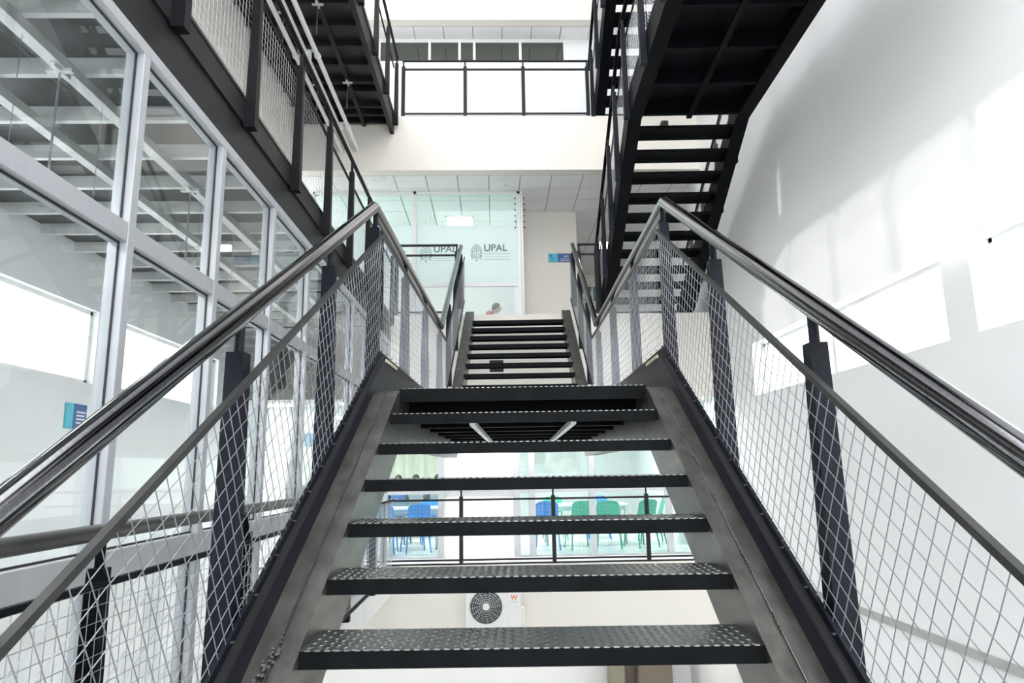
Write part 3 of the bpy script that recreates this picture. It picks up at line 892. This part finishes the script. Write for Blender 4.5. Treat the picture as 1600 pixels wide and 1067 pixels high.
def emblem_mesh(s):
    """pointed arch of nested bands above rows of small triangles, in the x-z plane, s = width"""
    mb = MB()
    def arch(w, h0, h1, base):
        pts = []
        for i in range(13):
            u = i / 12
            pts.append((-w * (1 - u ** 2.2), base + (h1 - base) * u ** 0.9))
        return pts + [(-p[0], p[1]) for p in pts[::-1][1:]]
    def band(o, i_):
        n = len(o)
        vs = [(p[0] * s, -0.0015, p[1] * s) for p in o] + [(p[0] * s, -0.0015, p[1] * s) for p in i_]
        vs += [(v[0], 0.0015, v[2]) for v in vs]
        fs = []
        for k in range(n - 1):
            fs += [(k, n + k, n + k + 1, k + 1), (2 * n + k, 2 * n + k + 1, 3 * n + k + 1, 3 * n + k), (k, k + 1, 2 * n + k + 1, 2 * n + k), (n + k + 1, n + k, 3 * n + k, 3 * n + k + 1)]
        mb.add(vs, fs)
    for w, h in ((0.5, 0.82), (0.37, 0.62), (0.24, 0.44)):
        band(arch(w, 0, h, 0.05), arch(w - 0.042, 0, h - 0.06, 0.05))
    mb.prism_y([(-0.1 * s, 0.12 * s), (0.1 * s, 0.12 * s), (0, 0.26 * s)], -0.0015, 0.0015)
    def tri(cx, cz, r, up):
        r *= s
        d = 1 if up else -1
        mb.prism_y([(cx * s - r, cz * s - d * r * 0.7), (cx * s + r, cz * s - d * r * 0.7), (cx * s, cz * s + d * r * 0.7)], -0.0015, 0.0015)
    for cx, cz, up in ((-0.38, -0.05, 0), (-0.2, -0.14, 1), (0, -0.05, 0), (0.2, -0.14, 1), (0.38, -0.05, 0), (-0.4, -0.2, 1), (0.4, -0.2, 1),
                       (-0.38, -0.5, 1), (-0.2, -0.42, 0), (0, -0.5, 1), (0.2, -0.42, 0), (0.38, -0.5, 1), (-0.4, -0.36, 0), (0.4, -0.36, 0), (0, -0.72, 0), (0, -0.28, 1)):
        tri(cx, cz, 0.1, up)
    return mb.mesh('logo_emblem', M['logo'])
em = emblem_mesh(0.20)
tx = text_mesh('logo_letters', 'UPAL', 0.175, 'logo')
ln = MB().box(0, 0.46, -0.0015, 0.0015, -0.003, 0.003).mesh('logo_rule', M['logo_light'])
small = text_mesh('logo_small_letters', 'UNIVERSIDAD', 0.05, 'logo_light', False)
for xc, zc in ((-0.295, 3.785), (-1.185, 3.77), (-2.1, 3.77)):
    e_ = pt.inst('logo_emblem', em, (xc + 1.3, -0.008, zc - F2))
    pt.inst('logo_letters', tx, (0.13, 0, 0.035), parent=e_)
    pt.inst('logo_rule', ln, (0.13, 0, -0.02), parent=e_)
    pt.inst('logo_rule', ln, (0.13, 0, -0.075), parent=e_)
    pt.inst('logo_rule', ln, (0.13, 0, -0.125), parent=e_)

struct('wall_far_pier', MB().box(0.545, 1.62, 12.6, 12.85, F2, C2 - 0.005), 'cream')
struct('wall_far_office_side', MB().box(0.5, 0.545, YP + 0.05, 18, F2, C2 - 0.005), 'white')
struct('wall_far_office_back', MB().box(-4.2, 0.5, 16.6, 16.75, F2, C2 - 0.005), 'white')
struct('wall_far_corridor', MB().box(1.62, XR, 16.9, 17.05, F2, C2 - 0.005), 'cream')
struct('ceiling_office', MB().box(-4.2, XR, 15.8, 18, C2, C2 + 0.02), 'tile')

def sign_board(x, y, z, w, h, label, rot=0.0, big=None):
    t = Thing('door_sign', label, 'sign', (x, y, z))
    t.o.rotation_euler[2] = rot
    t.org = (0, 0, 0)
    t.part('cyan_panel', MB().bbox(0, w * 0.36, -0.012, 0, 0, h, 0.002), 'cyan', label='cyan left panel')
    p = t.part('blue_panel', MB().bbox(w * 0.36 + 0.004, w, -0.012, 0, 0, h, 0.002), 'blue', label='dark blue right panel')
    if big:
        t.inst('sign_letters', text_mesh('sign_letters', big, h * 0.3, 'print'), (w * 0.6, -0.013, h * 0.55), parent=p)
    n = 2 if big else 4
    for k in range(n):
        zz = h * ((0.34 - 0.18 * k) if big else (0.68 - 0.14 * k))
        t.part('text_line', MB().box(w * (0.45 if big else 0.5), w * (0.95 - 0.06 * (k % 2)), -0.0135, -0.012, zz - h * 0.03, zz + h * 0.03), 'print', parent=p)
    c = MB().box(w * 0.06, w * 0.14, -0.0135, -0.012, h * 0.62, h * 0.86).box(w * 0.08, w * 0.2, -0.0135, -0.012, h * 0.32, h * 0.42)
    if big: t.part('pictogram', c, 'blue')
    return t
sign_board(1.06, 12.595, 3.92, 0.5, 0.165, 'cyan and blue room sign on the cream wall beside the glass partition', big='M-20')
sign_board(XO + 0.004, 6.78, 0.47, 0.34, 0.25, 'cyan and blue sign on the white wall behind the left glazing', rot=R(90))

def ceiling_light(x, y, z, w, d, label, group, mat='led'):
    t = Thing('ceiling_light', label, 'ceiling light', (x, y, z), group=group)
    f = MB().box(x - w / 2, x + w / 2, y - d / 2, y - d / 2 + 0.02, z - 0.02, z - 0.004).box(x - w / 2, x + w / 2, y + d / 2 - 0.02, y + d / 2, z - 0.02, z - 0.004)
    f.box(x - w / 2, x - w / 2 + 0.02, y - d / 2, y + d / 2, z - 0.02, z - 0.004).box(x + w / 2 - 0.02, x + w / 2, y - d / 2, y + d / 2, z - 0.02, z - 0.004)
    t.part('frame', f, 'whitepaint')
    t.part('diffuser', MB().box(x - w / 2 + 0.02, x + w / 2 - 0.02, y - d / 2 + 0.02, y + d / 2 - 0.02, z - 0.014, z - 0.006), mat)
    return t
ceiling_light(-0.66, 13.05, C2, 0.54, 0.54, 'bright square ceiling light seen through the glass partition', 'office ceiling lights', 'led_office')
ceiling_light(-0.66, 15.4, C2, 0.54, 0.54, 'square office ceiling light at the back of the office behind the partition', 'office ceiling lights', 'led_office')  # added to brighten the office
ceiling_light(-2.3, 13.6, C2, 0.54, 0.54, 'square office ceiling light further left behind the partition', 'office ceiling lights', 'led_office')  # another added lamp to lift the office brightness
for x, w_ in ((-1.5, 'left'), (1.6, 'right')):
    ceiling_light(x, 14.5, 10.2, 1.2, 0.6, 'ceiling light in the room behind the high windows, %s one' % w_, 'lights behind the high windows')  # unseen lamps, added so the high windows look less black
ceiling_light(2.6, 14.6, C2, 0.54, 0.54, 'square ceiling light in the corridor right of the cream wall', 'corridor lights')  # unseen lamp, added to light the corridor
for x in (-2.6, -0.3, 2.0):
    ceiling_light(x, 14.0, C1, 1.2, 0.54, 'ceiling light in the lower gallery room, ' + {-2.6: 'left', -0.3: 'middle', 2.0: 'right'}[x] + ' one', 'lower room lights', 'led_bright')  # unseen lamps, added to brighten the room behind the treads
for x in (-1.9, 0.3, 2.4):
    ceiling_light(x, 11.15, C1, 1.2, 0.4, 'small ceiling light over the lower gallery, ' + {-1.9: 'left', 0.3: 'middle', 2.4: 'right'}[x] + ' one', 'lower gallery lights', 'led_bright')  # unseen lamps, added to light the door panels and gallery front

for x, y in ((-2.8, 11.5), (0.0, 11.7), (2.4, 11.7), (-2.8, 6.0), (-2.8, 1.0)):
    ceiling_light(x, y, F1 - 0.25 if y < 10 else F1 - 0.2, 1.2, 0.6, 'ground floor ceiling light at %s' % {(-2.8, 11.5): 'the far left', (0.0, 11.7): 'the far middle', (2.4, 11.7): 'the far right', (-2.8, 6.0): 'the left side, half way', (-2.8, 1.0): 'the left side, nearest'}[(x, y)], 'ground floor lights')  # unseen lamps, added to lift the lower part of the atrium
for x, w_ in ((-1.95, 'left of the partition post'), (0.17, 'above the partition end'), (2.3, 'near the dark flight')):
    t = Thing('recessed_light', 'round recessed light in the tiled gallery ceiling, ' + w_, 'ceiling light', (x, 11.02, C2), group='round lights of the middle gallery')
    t.part('trim_ring', MB().lathe([(0.125, -0.005), (0.12, -0.012), (0.105, -0.012), (0.10, -0.005)], (x, 11.02, C2), 24), 'whitepaint')
    t.part('diffuser', MB().lathe([(0.10, -0.0075), (0.10, -0.0055)], (x, 11.02, C2), 24), 'tabletop')
# smoke detector and sensor on the tiled ceiling
t = Thing('smoke_detector', 'small white smoke detector on the tiled ceiling above the partition', 'detector', (0.21, 11.3, C2))
t.part('base', MB().lathe([(0.055, -0.006), (0.055, -0.022), (0.05, -0.028)], (0.21, 11.3, C2), 18), 'whitepaint')
t.part('cap', MB().lathe([(0.035, -0.027), (0.035, -0.045), (0.02, -0.052)], (0.21, 11.3, C2), 18), 'whitepaint')
t = Thing('security_camera', 'small black camera fixed under the cream beam at upper right', 'camera', (2.92, YG, 5.72))
t.part('bracket', MB().box(2.88, 2.92, YG - 0.03, YG, 5.70, 5.78), 'grille')
t.part('housing', MB().bbox(2.86, 2.98, YG - 0.14, YG - 0.03, 5.68, 5.76, 0.01), 'grille')
t.part('lens', MB().lathe([(0.022, 0), (0.018, 0.012)], (2.92, YG - 0.152, 5.72), 14, 'y'), 'lens')
t = Thing('wall_vent', 'small louvred wall vent on the cream beam behind the upper treads', 'vent', (0.03, YG, 1.52))
t.part('frame', MB().bbox(-0.10, 0.17, YG - 0.012, YG, 1.50, 1.74, 0.003), 'whitepaint')
t.part('back', MB().box(-0.075, 0.145, YG - 0.014, YG - 0.011, 1.525, 1.715), 'grille')
for k in range(6):
    z = 1.535 + k * 0.031
    t.part('slat', MB().prism_x([(YG - 0.014, z + 0.016), (YG - 0.03, z), (YG - 0.03, z + 0.003), (YG - 0.014, z + 0.02)], -0.075, 0.145), 'grille')
t = Thing('corridor_window', 'dark teal window at the end of the corridor right of the cream wall', 'window', (2.4, 16.9, 4.2))
t.part('frame', MB().box(2.1, 2.95, 16.86, 16.9, 4.17, 4.62), 'whitepaint')
for k in range(2):
    t.part('pane', MB().box(2.14 + k * 0.4, 2.5 + k * 0.4, 16.85, 16.862, 4.21, 4.58), 'teal')

# ------------------------------------------------------------------ air conditioner on the lower beam
ax, az, ay = -0.045, -1.94, YG - 0.36
t = Thing('air_conditioner', 'white outdoor air conditioner unit with round fan grille on the cream beam', 'air conditioner', (ax, ay, az - 0.28))
t.part('housing', MB().bbox(ax - 0.40, ax + 0.40, ay, ay + 0.28, az - 0.27, az + 0.27, 0.012), 'plastic_white')
t.part('front_panel', MB().bbox(ax + 0.19, ax + 0.385, ay - 0.006, ay + 0.002, az - 0.26, az + 0.26, 0.003), 'plastic_white')
fx, fz_ = ax - 0.11, az + 0.02
gr = t.part('fan_recess', MB().lathe([(0.235, -0.004), (0.225, -0.002), (0.225, 0.002)], (fx, ay, fz_), 40, 'y'), 'grille')
for k in range(6):
    r_ = 0.072 + k * 0.031
    pts = [(fx + r_ * math.cos(a), ay - 0.009, fz_ + r_ * math.sin(a)) for a in [2 * math.pi * i / 36 for i in range(37)]]
    t.part('grille_ring', MB().tube(pts, 0.003, 5, False), 'chrome', parent=gr)
for k in range(16):
    a = 2 * math.pi * k / 16
    t.part('grille_spoke', MB().tube([(fx + 0.05 * math.cos(a), ay - 0.007, fz_ + 0.05 * math.sin(a)), (fx + 0.228 * math.cos(a + .5), ay - 0.007, fz_ + 0.228 * math.sin(a + .5))], 0.0025, 5), 'chrome', parent=gr)
t.part('fan_hub', MB().lathe([(0.05, -0.012), (0.047, -0.018)], (fx, ay, fz_), 24, 'y'), 'plastic_white', parent=gr)
wl_ = t.inst('logo_letter', text_mesh('logo_letter', 'W', 0.09, 'orange'), (0.245, -0.0075, 0.392))
t.part('logo_rule', MB().box(ax + 0.23, ax + 0.345, ay - 0.0075, ay - 0.006, az + 0.08, az + 0.083), 'logo')
for x in (fx - 0.15, fx + 0.33):
    t.part('foot', MB().bbox(x - 0.025, x + 0.025, ay - 0.01, ay + 0.29, az - 0.295, az - 0.268, 0.004), 'grille')
for x in (fx - 0.15, fx + 0.33):
    t.part('wall_bracket', MB().prism_x([(ay - 0.01, az - 0.30), (YG, az - 0.30), (YG, az - 0.52), (YG - 0.02, az - 0.52), (YG - 0.03, az - 0.33), (ay - 0.01, az - 0.32)], x - 0.015, x + 0.015), 'plastic_white')
t.part('valve_cover', MB().bbox(ax + 0.40, ax + 0.44, ay + 0.08, ay + 0.22, az - 0.24, az - 0.02, 0.008), 'plastic_white')

# ------------------------------------------------------------------ lower gallery room behind the treads
lp_ = Thing('glass_partition', 'grey framed green tinted glass partition of the lower gallery room', 'partition', (0.4, YP, F1))
gx = [-3.4, -2.15, -0.9, 0.35, 0.6, 1.6, 2.87, 3.45]
for x in gx:
    lp_.part('post', MB().bbox(x - 0.05, x + 0.05, YP - 0.05, YP + 0.05, F1, C1, 0.004), 'alu')
for a, b in zip(gx[:-1], gx[1:]):
    if (a, b) == (-0.9, 0.35): continue
    a, b = a + 0.05, b - 0.05
    lp_.part('transom', MB().bbox(a, b, YP - 0.04, YP + 0.04, -0.37, -0.19, 0.004), 'alu')
    lp_.part('pane', MB().box(a, b, YP - 0.005, YP + 0.005, F1 + 0.03, -0.37), 'gglass')
    lp_.part('pane', MB().box(a, b, YP - 0.005, YP + 0.005, -0.19, C1), 'gglass')
    lp_.part('foot_rail', MB().bbox(a, b, YP - 0.03, YP + 0.03, F1, F1 + 0.03, 0.003), 'alu')
t = Thing('door_1', org=(-0.3, YP, F1), kind='structure')
for a, b in ((-0.85, -0.42), (-0.415, -0.03), (-0.025, 0.3)):
    t.part('door_panel', MB().bbox(a, b, YP - 0.02, YP + 0.02, F1 + 0.01, -0.38, 0.004), 'whitepaint')
    t.part('fanlight_panel', MB().bbox(a, b, YP - 0.02, YP + 0.02, -0.18, C1, 0.004), 'whitepaint')
t.part('door_head', MB().bbox(-0.85, 0.3, YP - 0.04, YP + 0.04, -0.37, -0.19, 0.004), 'alu')
t = Thing('notice', 'dark blue notice on the white panels under the landing', 'notice', (-0.25, YP - 0.02, 0.46))
t.part('sheet', MB().box(-0.40, -0.19, YP - 0.03, YP - 0.02, 0.44, 0.66), 'blue')
t.part('sheet', MB().box(-0.17, -0.09, YP - 0.03, YP - 0.02, 0.44, 0.66), 'blue')
def curtain(x0, x1, y, z0, z1):
    mb = MB()
    n = int((x1 - x0) / 0.04)
    vs, fs = [], []
    for i in range(n + 1):
        x = x0 + (x1 - x0) * i / n
        d = 0.05 * math.sin(i * 0.9) + 0.02 * math.sin(i * 2.3)
        vs += [(x, y + d, z0), (x, y + d, z1), (x, y + d + 0.006, z0), (x, y + d + 0.006, z1)]
    for i in range(n):
        a = i * 4
        fs += [(a, a + 4, a + 5, a + 1), (a + 2, a + 3, a + 7, a + 6), (a + 1, a + 5, a + 7, a + 3), (a, a + 2, a + 6, a + 4)]
    mb.sm = True
    return mb.add(vs, fs)
single('curtain', curtain(-4.1, -1.0, 17.4, F1 + 0.05, C1 - 0.02), 'curtain', 'cream curtain with soft folds at the back of the lower room', 'curtain')

def table(x, y, zf, w, d, label, group):
    t = Thing('table', label, 'table', (x, y, zf), group=group)
    t.part('tabletop', MB().bbox(x - w / 2, x + w / 2, y - d / 2, y + d / 2, zf + 0.70, zf + 0.735, 0.006), 'tabletop')
    t.part('apron', MB().box(x - w / 2 + 0.05, x + w / 2 - 0.05, y - d / 2 + 0.05, y - d / 2 + 0.07, zf + 0.62, zf + 0.70), 'chrome')
    for sx in (-1, 1):
        for sy in (-1, 1):
            px, py = x + sx * (w / 2 - 0.06), y + sy * (d / 2 - 0.06)
            t.part('leg', MB().tube([(px, py, zf), (px, py, zf + 0.70)], 0.018, 8), 'chrome')
    return t
def chair(mat):
    """plastic stacking chair; returns list of (name, mesh, parent index)"""
    P = []
    P.append(('seat', MB().bbox(-0.21, 0.21, -0.21, 0.21, 0.42, 0.45, 0.012).mesh('seat', M[mat]), None))
    b = MB()
    n = 8
    vs, fs = [], []
    for i in range(n + 1):
        u = -1 + 2 * i / n
        x = 0.2 * u
        top = 0.84 - 0.05 * u * u * u * u
        for (z, dy) in ((0.52, 0.2), (top, 0.29)):
            dd = -0.03 * u * u
            vs += [(x, dy + dd, z), (x, dy + dd + 0.015, z)]
    for i in range(n):
        a = i * 4
        fs += [(a, a + 2, a + 6, a + 4), (a + 1, a + 5, a + 7, a + 3), (a + 2, a + 3, a + 7, a + 6), (a, a + 4, a + 5, a + 1)]
    fs += [(0, 1, 3, 2), (n * 4, n * 4 + 2, n * 4 + 3, n * 4 + 1)]
    b.sm = True
    P.append(('backrest', b.add(vs, fs).mesh('backrest', M[mat]), None))
    for sx in (-1, 1):
        P.append(('back_upright', MB().tube([(sx * 0.17, 0.19, 0.43), (sx * 0.185, 0.2, 0.55)], 0.014, 8).mesh('back_upright', M[mat]), None))
        P.append(('leg', MB().tube([(sx * 0.18, -0.18, 0.43), (sx * 0.22, -0.22, 0)], [0.02, 0.013], 8).mesh('leg', M[mat]), None))
        P.append(('leg', MB().tube([(sx * 0.18, 0.18, 0.43), (sx * 0.22, 0.25, 0)], [0.02, 0.013], 8).mesh('leg', M[mat]), None))
    return P
CH = {m: chair(m) for m in ('chairblue', 'chairgreen', 'chairdark')}
def place_chair(x, y, rz, kind, label, group):
    t = Thing('plastic_chair', label, 'chair', (x, y, F1), group=group)
    t.o.rotation_euler[2] = rz
    for n_, me, _ in CH[kind]:
        t.inst(n_, me)
    return t
table(-1.65, 13.35, F1, 1.2, 0.6, 'white table in the left part of the lower room', 'tables in the lower room')
table(1.7, 13.5, F1, 1.6, 0.7, 'white table in the right part of the lower room', 'tables in the lower room')
table(-1.7, 15.46, F1, 1.6, 0.5, 'long white table at the back left of the lower room', 'tables in the lower room')
gl_ = 'plastic chairs in the lower room'
for x, y, rz, kd, lab in ((-1.97, 12.45, 180, 'chairblue', 'blue plastic chair at the far left, nearest the lower room glazing'),
                          (-1.42, 12.5, 200, 'chairblue', 'blue plastic chair turned slightly, in front of the left table'),
                          (-0.80, 12.95, 250, 'chairdark', 'slate plastic chair at the right end of the left table'),
                          (-1.25, 13.92, 10, 'chairblue', 'blue plastic chair behind the left table'),
                          (-1.95, 13.92, -8, 'chairdark', 'slate plastic chair behind the left table, further left'),
                          (0.93, 12.7, 175, 'chairblue', 'blue plastic chair before the right table, leftmost'),
                          (1.5, 12.65, 190, 'chairgreen', 'green plastic chair before the right table, beside the blue one'),
                          (2.02, 12.6, 170, 'chairgreen', 'green plastic chair before the right table, middle of the row'),
                          (2.62, 12.75, 205, 'chairgreen', 'green plastic chair before the right table, rightmost of the row'),
                          (2.95, 13.4, 265, 'chairgreen', 'green plastic chair at the right end of the right table'),
                          (1.2, 14.3, 5, 'chairgreen', 'green plastic chair behind the right table, left'),
                          (2.1, 14.3, -6, 'chairblue', 'blue plastic chair behind the right table, right')):
    place_chair(x, y, R(rz), kd, lab, gl_)
t = Thing('wall_board', 'pale framed board on the back wall of the lower room', 'board', (1.6, 17.9, -0.2))
t.part('board', MB().box(0.9, 2.1, 17.95, 17.98, -0.1, 0.75), 'galv')
t.part('board_frame', MB().box(0.86, 2.14, 17.97, 17.995, -0.14, 0.79), 'whitepaint')

# ------------------------------------------------------------------ people (seated, seen through the glass)
def person(x, y, zf, rz, shirt, label, pants='greyshirt', seat=0.45, hunch=0.0):
    t = Thing('person', label, 'person', (x, y, zf))
    t.o.rotation_euler[2] = rz
    J = {'pel': (0, 0.02, seat + 0.10), 'spi': (0, 0.03, seat + 0.28), 'che': (0, -0.01, seat + 0.46), 'nec': (0, -0.03 - hunch * 0.8, seat + 0.60 - hunch * 0.3), 'hed': (0, -0.06 - hunch * 1.5, seat + 0.66 - hunch * 0.9)}
    rad = {'pel': .14, 'spi': .125, 'che': .145, 'nec': .055, 'hed': .05}
    E = [('pel', 'spi'), ('spi', 'che'), ('che', 'nec'), ('nec', 'hed')]
    for s, k in ((-1, 'l'), (1, 'r')):
        J['sh' + k] = (s * 0.17, 0.0, seat + 0.53); rad['sh' + k] = .062
        J['el' + k] = (s * 0.23, -0.12, seat + 0.27); rad['el' + k] = .046
        J['wr' + k] = (s * 0.13, -0.36, seat + 0.33); rad['wr' + k] = .032
        J['ha' + k] = (s * 0.10, -0.44, seat + 0.325); rad['ha' + k] = .036
        J['hi' + k] = (s * 0.09, 0.0, seat + 0.08); rad['hi' + k] = .088
        J['kn' + k] = (s * 0.12, -0.40, seat + 0.09); rad['kn' + k] = .064
        J['an' + k] = (s * 0.12, -0.42, 0.08); rad['an' + k] = .042
        J['to' + k] = (s * 0.13, -0.58, 0.04); rad['to' + k] = .036
        E += [('che', 'sh' + k), ('sh' + k, 'el' + k), ('el' + k, 'wr' + k), ('wr' + k, 'ha' + k), ('pel', 'hi' + k), ('hi' + k, 'kn' + k), ('kn' + k, 'an' + k), ('an' + k, 'to' + k)]
        for f in range(5):
            a = (f - 2) * 0.018
            J['f%d' % f + k] = (s * 0.09 + a, -0.51 + abs(f - 2) * 0.012, seat + 0.315); rad['f%d' % f + k] = .009
            if f == (0 if s > 0 else 4): J['f%d' % f + k] = (s * 0.05, -0.46, seat + 0.33)
            E.append(('ha' + k, 'f%d' % f + k))
    names = list(J)
    me = bpy.data.meshes.new('body')
    me.from_pydata([J[n] for n in names], [(names.index(a), names.index(b)) for a, b in E], [])
    ob = bpy.data.objects.new('body', me)
    COL.objects.link(ob)
    md = ob.modifiers.new('skin', 'SKIN')
    md.use_smooth_shade = True
    for i, n in enumerate(names):
        sv = me.skin_vertices[0].data[i]
        sv.radius = (rad[n], rad[n] * (0.75 if n in ('che', 'spi', 'pel') else 1))
        sv.use_root = (n == 'pel')
    ob.modifiers.new('subsurf', 'SUBSURF').levels = 1
    bpy.context.view_layer.update()
    bm = bpy.data.meshes.new_from_object(ob.evaluated_get(bpy.context.evaluated_depsgraph_get()))
    bpy.data.objects.remove(ob)
    bm.materials.clear()
    for q in (shirt, pants, 'skin', 'gasket'): bm.materials.append(M[q])
    for p in bm.polygons:
        p.use_smooth = True
        c = p.center
        if c.z > seat + 0.575: p.material_index = 2
        elif c.y < -0.30 and c.z > seat + 0.22: p.material_index = 2
        elif c.z < 0.1: p.material_index = 3
        elif c.z < seat + 0.14 or (c.y < -0.15 and c.z < seat + 0.2): p.material_index = 1
    t.inst('body', bm)
    # head: an egg with brow, nose, mouth, ears
    hx, hy, hz = 0, -0.085 - hunch * 1.6, seat + 0.755 - hunch
    H = MB()
    vs, fs = [], []
    nu, nv = 20, 14
    for j in range(nv + 1):
        ph = math.pi * j / nv
        for i in range(nu):
            th = 2 * math.pi * i / nu
            sx, sy, sz = math.sin(ph) * math.cos(th), math.sin(ph) * math.sin(th), math.cos(ph)
            w = 0.078 * (1 - 0.22 * max(0, -sz))
            d = 0.098 * (1 - 0.12 * max(0, -sz))
            px, py, pz = sx * w, sy * d, sz * 0.118
            if sy < -0.75:
                if abs(sx) < 0.22 and -0.35 < sz < 0.12: py -= 0.02 * (1 - abs(sx) / 0.22) * (0.5 - sz)
                if 0.0 < sz < 0.25 and 0.2 < abs(sx) < 0.6: py += 0.008
            vs.append((hx + px, hy + py, hz + pz))
    for j in range(nv):
        for i in range(nu):
            k = (i + 1) % nu
            fs.append((j * nu + i, (j + 1) * nu + i, (j + 1) * nu + k, j * nu + k))
    H.sm = True
    H.add(vs, fs)
    head = t.inst('head', H.mesh('head', M['skin']))
    hr = MB()
    vs, fs = [], []
    for j in range(9):
        ph = math.pi * 0.62 * j / 8
        for i in range(nu):
            th = 2 * math.pi * i / nu
            front = max(0, -math.sin(th))
            p2 = min(ph, math.pi * (0.62 - 0.34 * front))
            sx, sy, sz = math.sin(p2) * math.cos(th), math.sin(p2) * math.sin(th), math.cos(p2)
            vs.append((hx + sx * 0.088, hy + 0.004 + sy * 0.108, hz + 0.004 + sz * 0.128))
    for j in range(8):
        for i in range(nu):
            k = (i + 1) % nu
            fs.append((j * nu + i, (j + 1) * nu + i, (j + 1) * nu + k, j * nu + k))
    hr.sm = True
    t.inst('hair', hr.add(vs, fs).mesh('hair', M['hair']), (0, 0, 0), parent=head)
    for s in (-1, 1):
        t.inst('ear', MB().lathe([(0.004, -0.012), (0.022, -0.004), (0.026, 0.004), (0.012, 0.01)], (hx + s * 0.08, hy + 0.01, hz - 0.01), 10, 'y').mesh('ear', M['skin']), (0, 0, 0), parent=head)
        t.inst('eye', MB().lathe([(0.002, -0.008), (0.01, -0.003), (0.01, 0.004)], (hx + s * 0.03, hy - 0.083, hz + 0.008), 10, 'y').mesh('eye', M['lens']), (0, 0, 0), parent=head)
    t.inst('mouth', MB().bbox(hx - 0.024, hx + 0.024, hy - 0.09, hy - 0.07, hz - 0.062, hz - 0.054, 0.003).mesh('mouth', M['redshirt']), (0, 0, 0), parent=head)
    return t
def stool(x, y, zf, label, h=0.0):
    t = Thing('stool', label, 'stool', (x, y, zf), group='stools of the seated people')
    t.part('seat', MB().lathe([(0.17, 0.41), (0.18, 0.425), (0.18, 0.44), (0.17, 0.45)], (x, y, zf), 20), 'chairdark')
    for k in range(4):
        a = R(45 + 90 * k)
        t.part('leg', MB().tube([(x + 0.1 * math.cos(a), y + 0.1 * math.sin(a), zf + 0.42), (x + 0.17 * math.cos(a), y + 0.17 * math.sin(a), zf)], 0.013, 8), 'chrome')
person(-0.14, 15.3, F2, R(95), 'redshirt', 'person in a rust red top seated behind the glass partition', seat=0.53, hunch=0.075)
stool(-0.14, 15.3, F2, 'round stool under the person in the rust red top')
for x, y, rz, sh, lab in ((-2.08, 15.0, 190, 'blueshirt', 'seated person with dark hair, leftmost of three in the lower room'),
                          (-1.71, 15.0, 184, 'greyshirt', 'seated person with dark hair, middle of three in the lower room'),
                          (-1.25, 15.0, 172, 'greyshirt', 'seated person with dark hair, rightmost of three in the lower room')):
    person(x, y, F1, R(rz), sh, lab)
    stool(x, y, F1, 'round stool under the ' + lab.split(', ')[1].split(' of')[0] + ' seated person in the lower room')

# ------------------------------------------------------------------ ground floor columns
for x0_, x1_, y_, mt, lab in ((1.93, 2.2, 12.6, 'taupe', 'taupe square column at left below the lowest tread'), (2.26, 2.46, 12.9, 'brown', 'dark brown door leaf between the two columns below the stair'),
                              (2.42, 3.0, 12.5, 'brown', 'brown wide column at right below the lowest tread')):
    t = Thing('column', lab, 'column', ((x0_ + x1_) / 2, y_, GF), group='columns on the ground floor')
    t.part('shaft', MB().bbox(x0_, x1_, y_, y_ + 0.25, GF, F1 - 0.2, 0.01), mt)
    t.part('plinth', MB().bbox(x0_ - 0.03, x1_ + 0.03, y_ - 0.03, y_ + 0.28, GF, GF + 0.12, 0.01), mt)
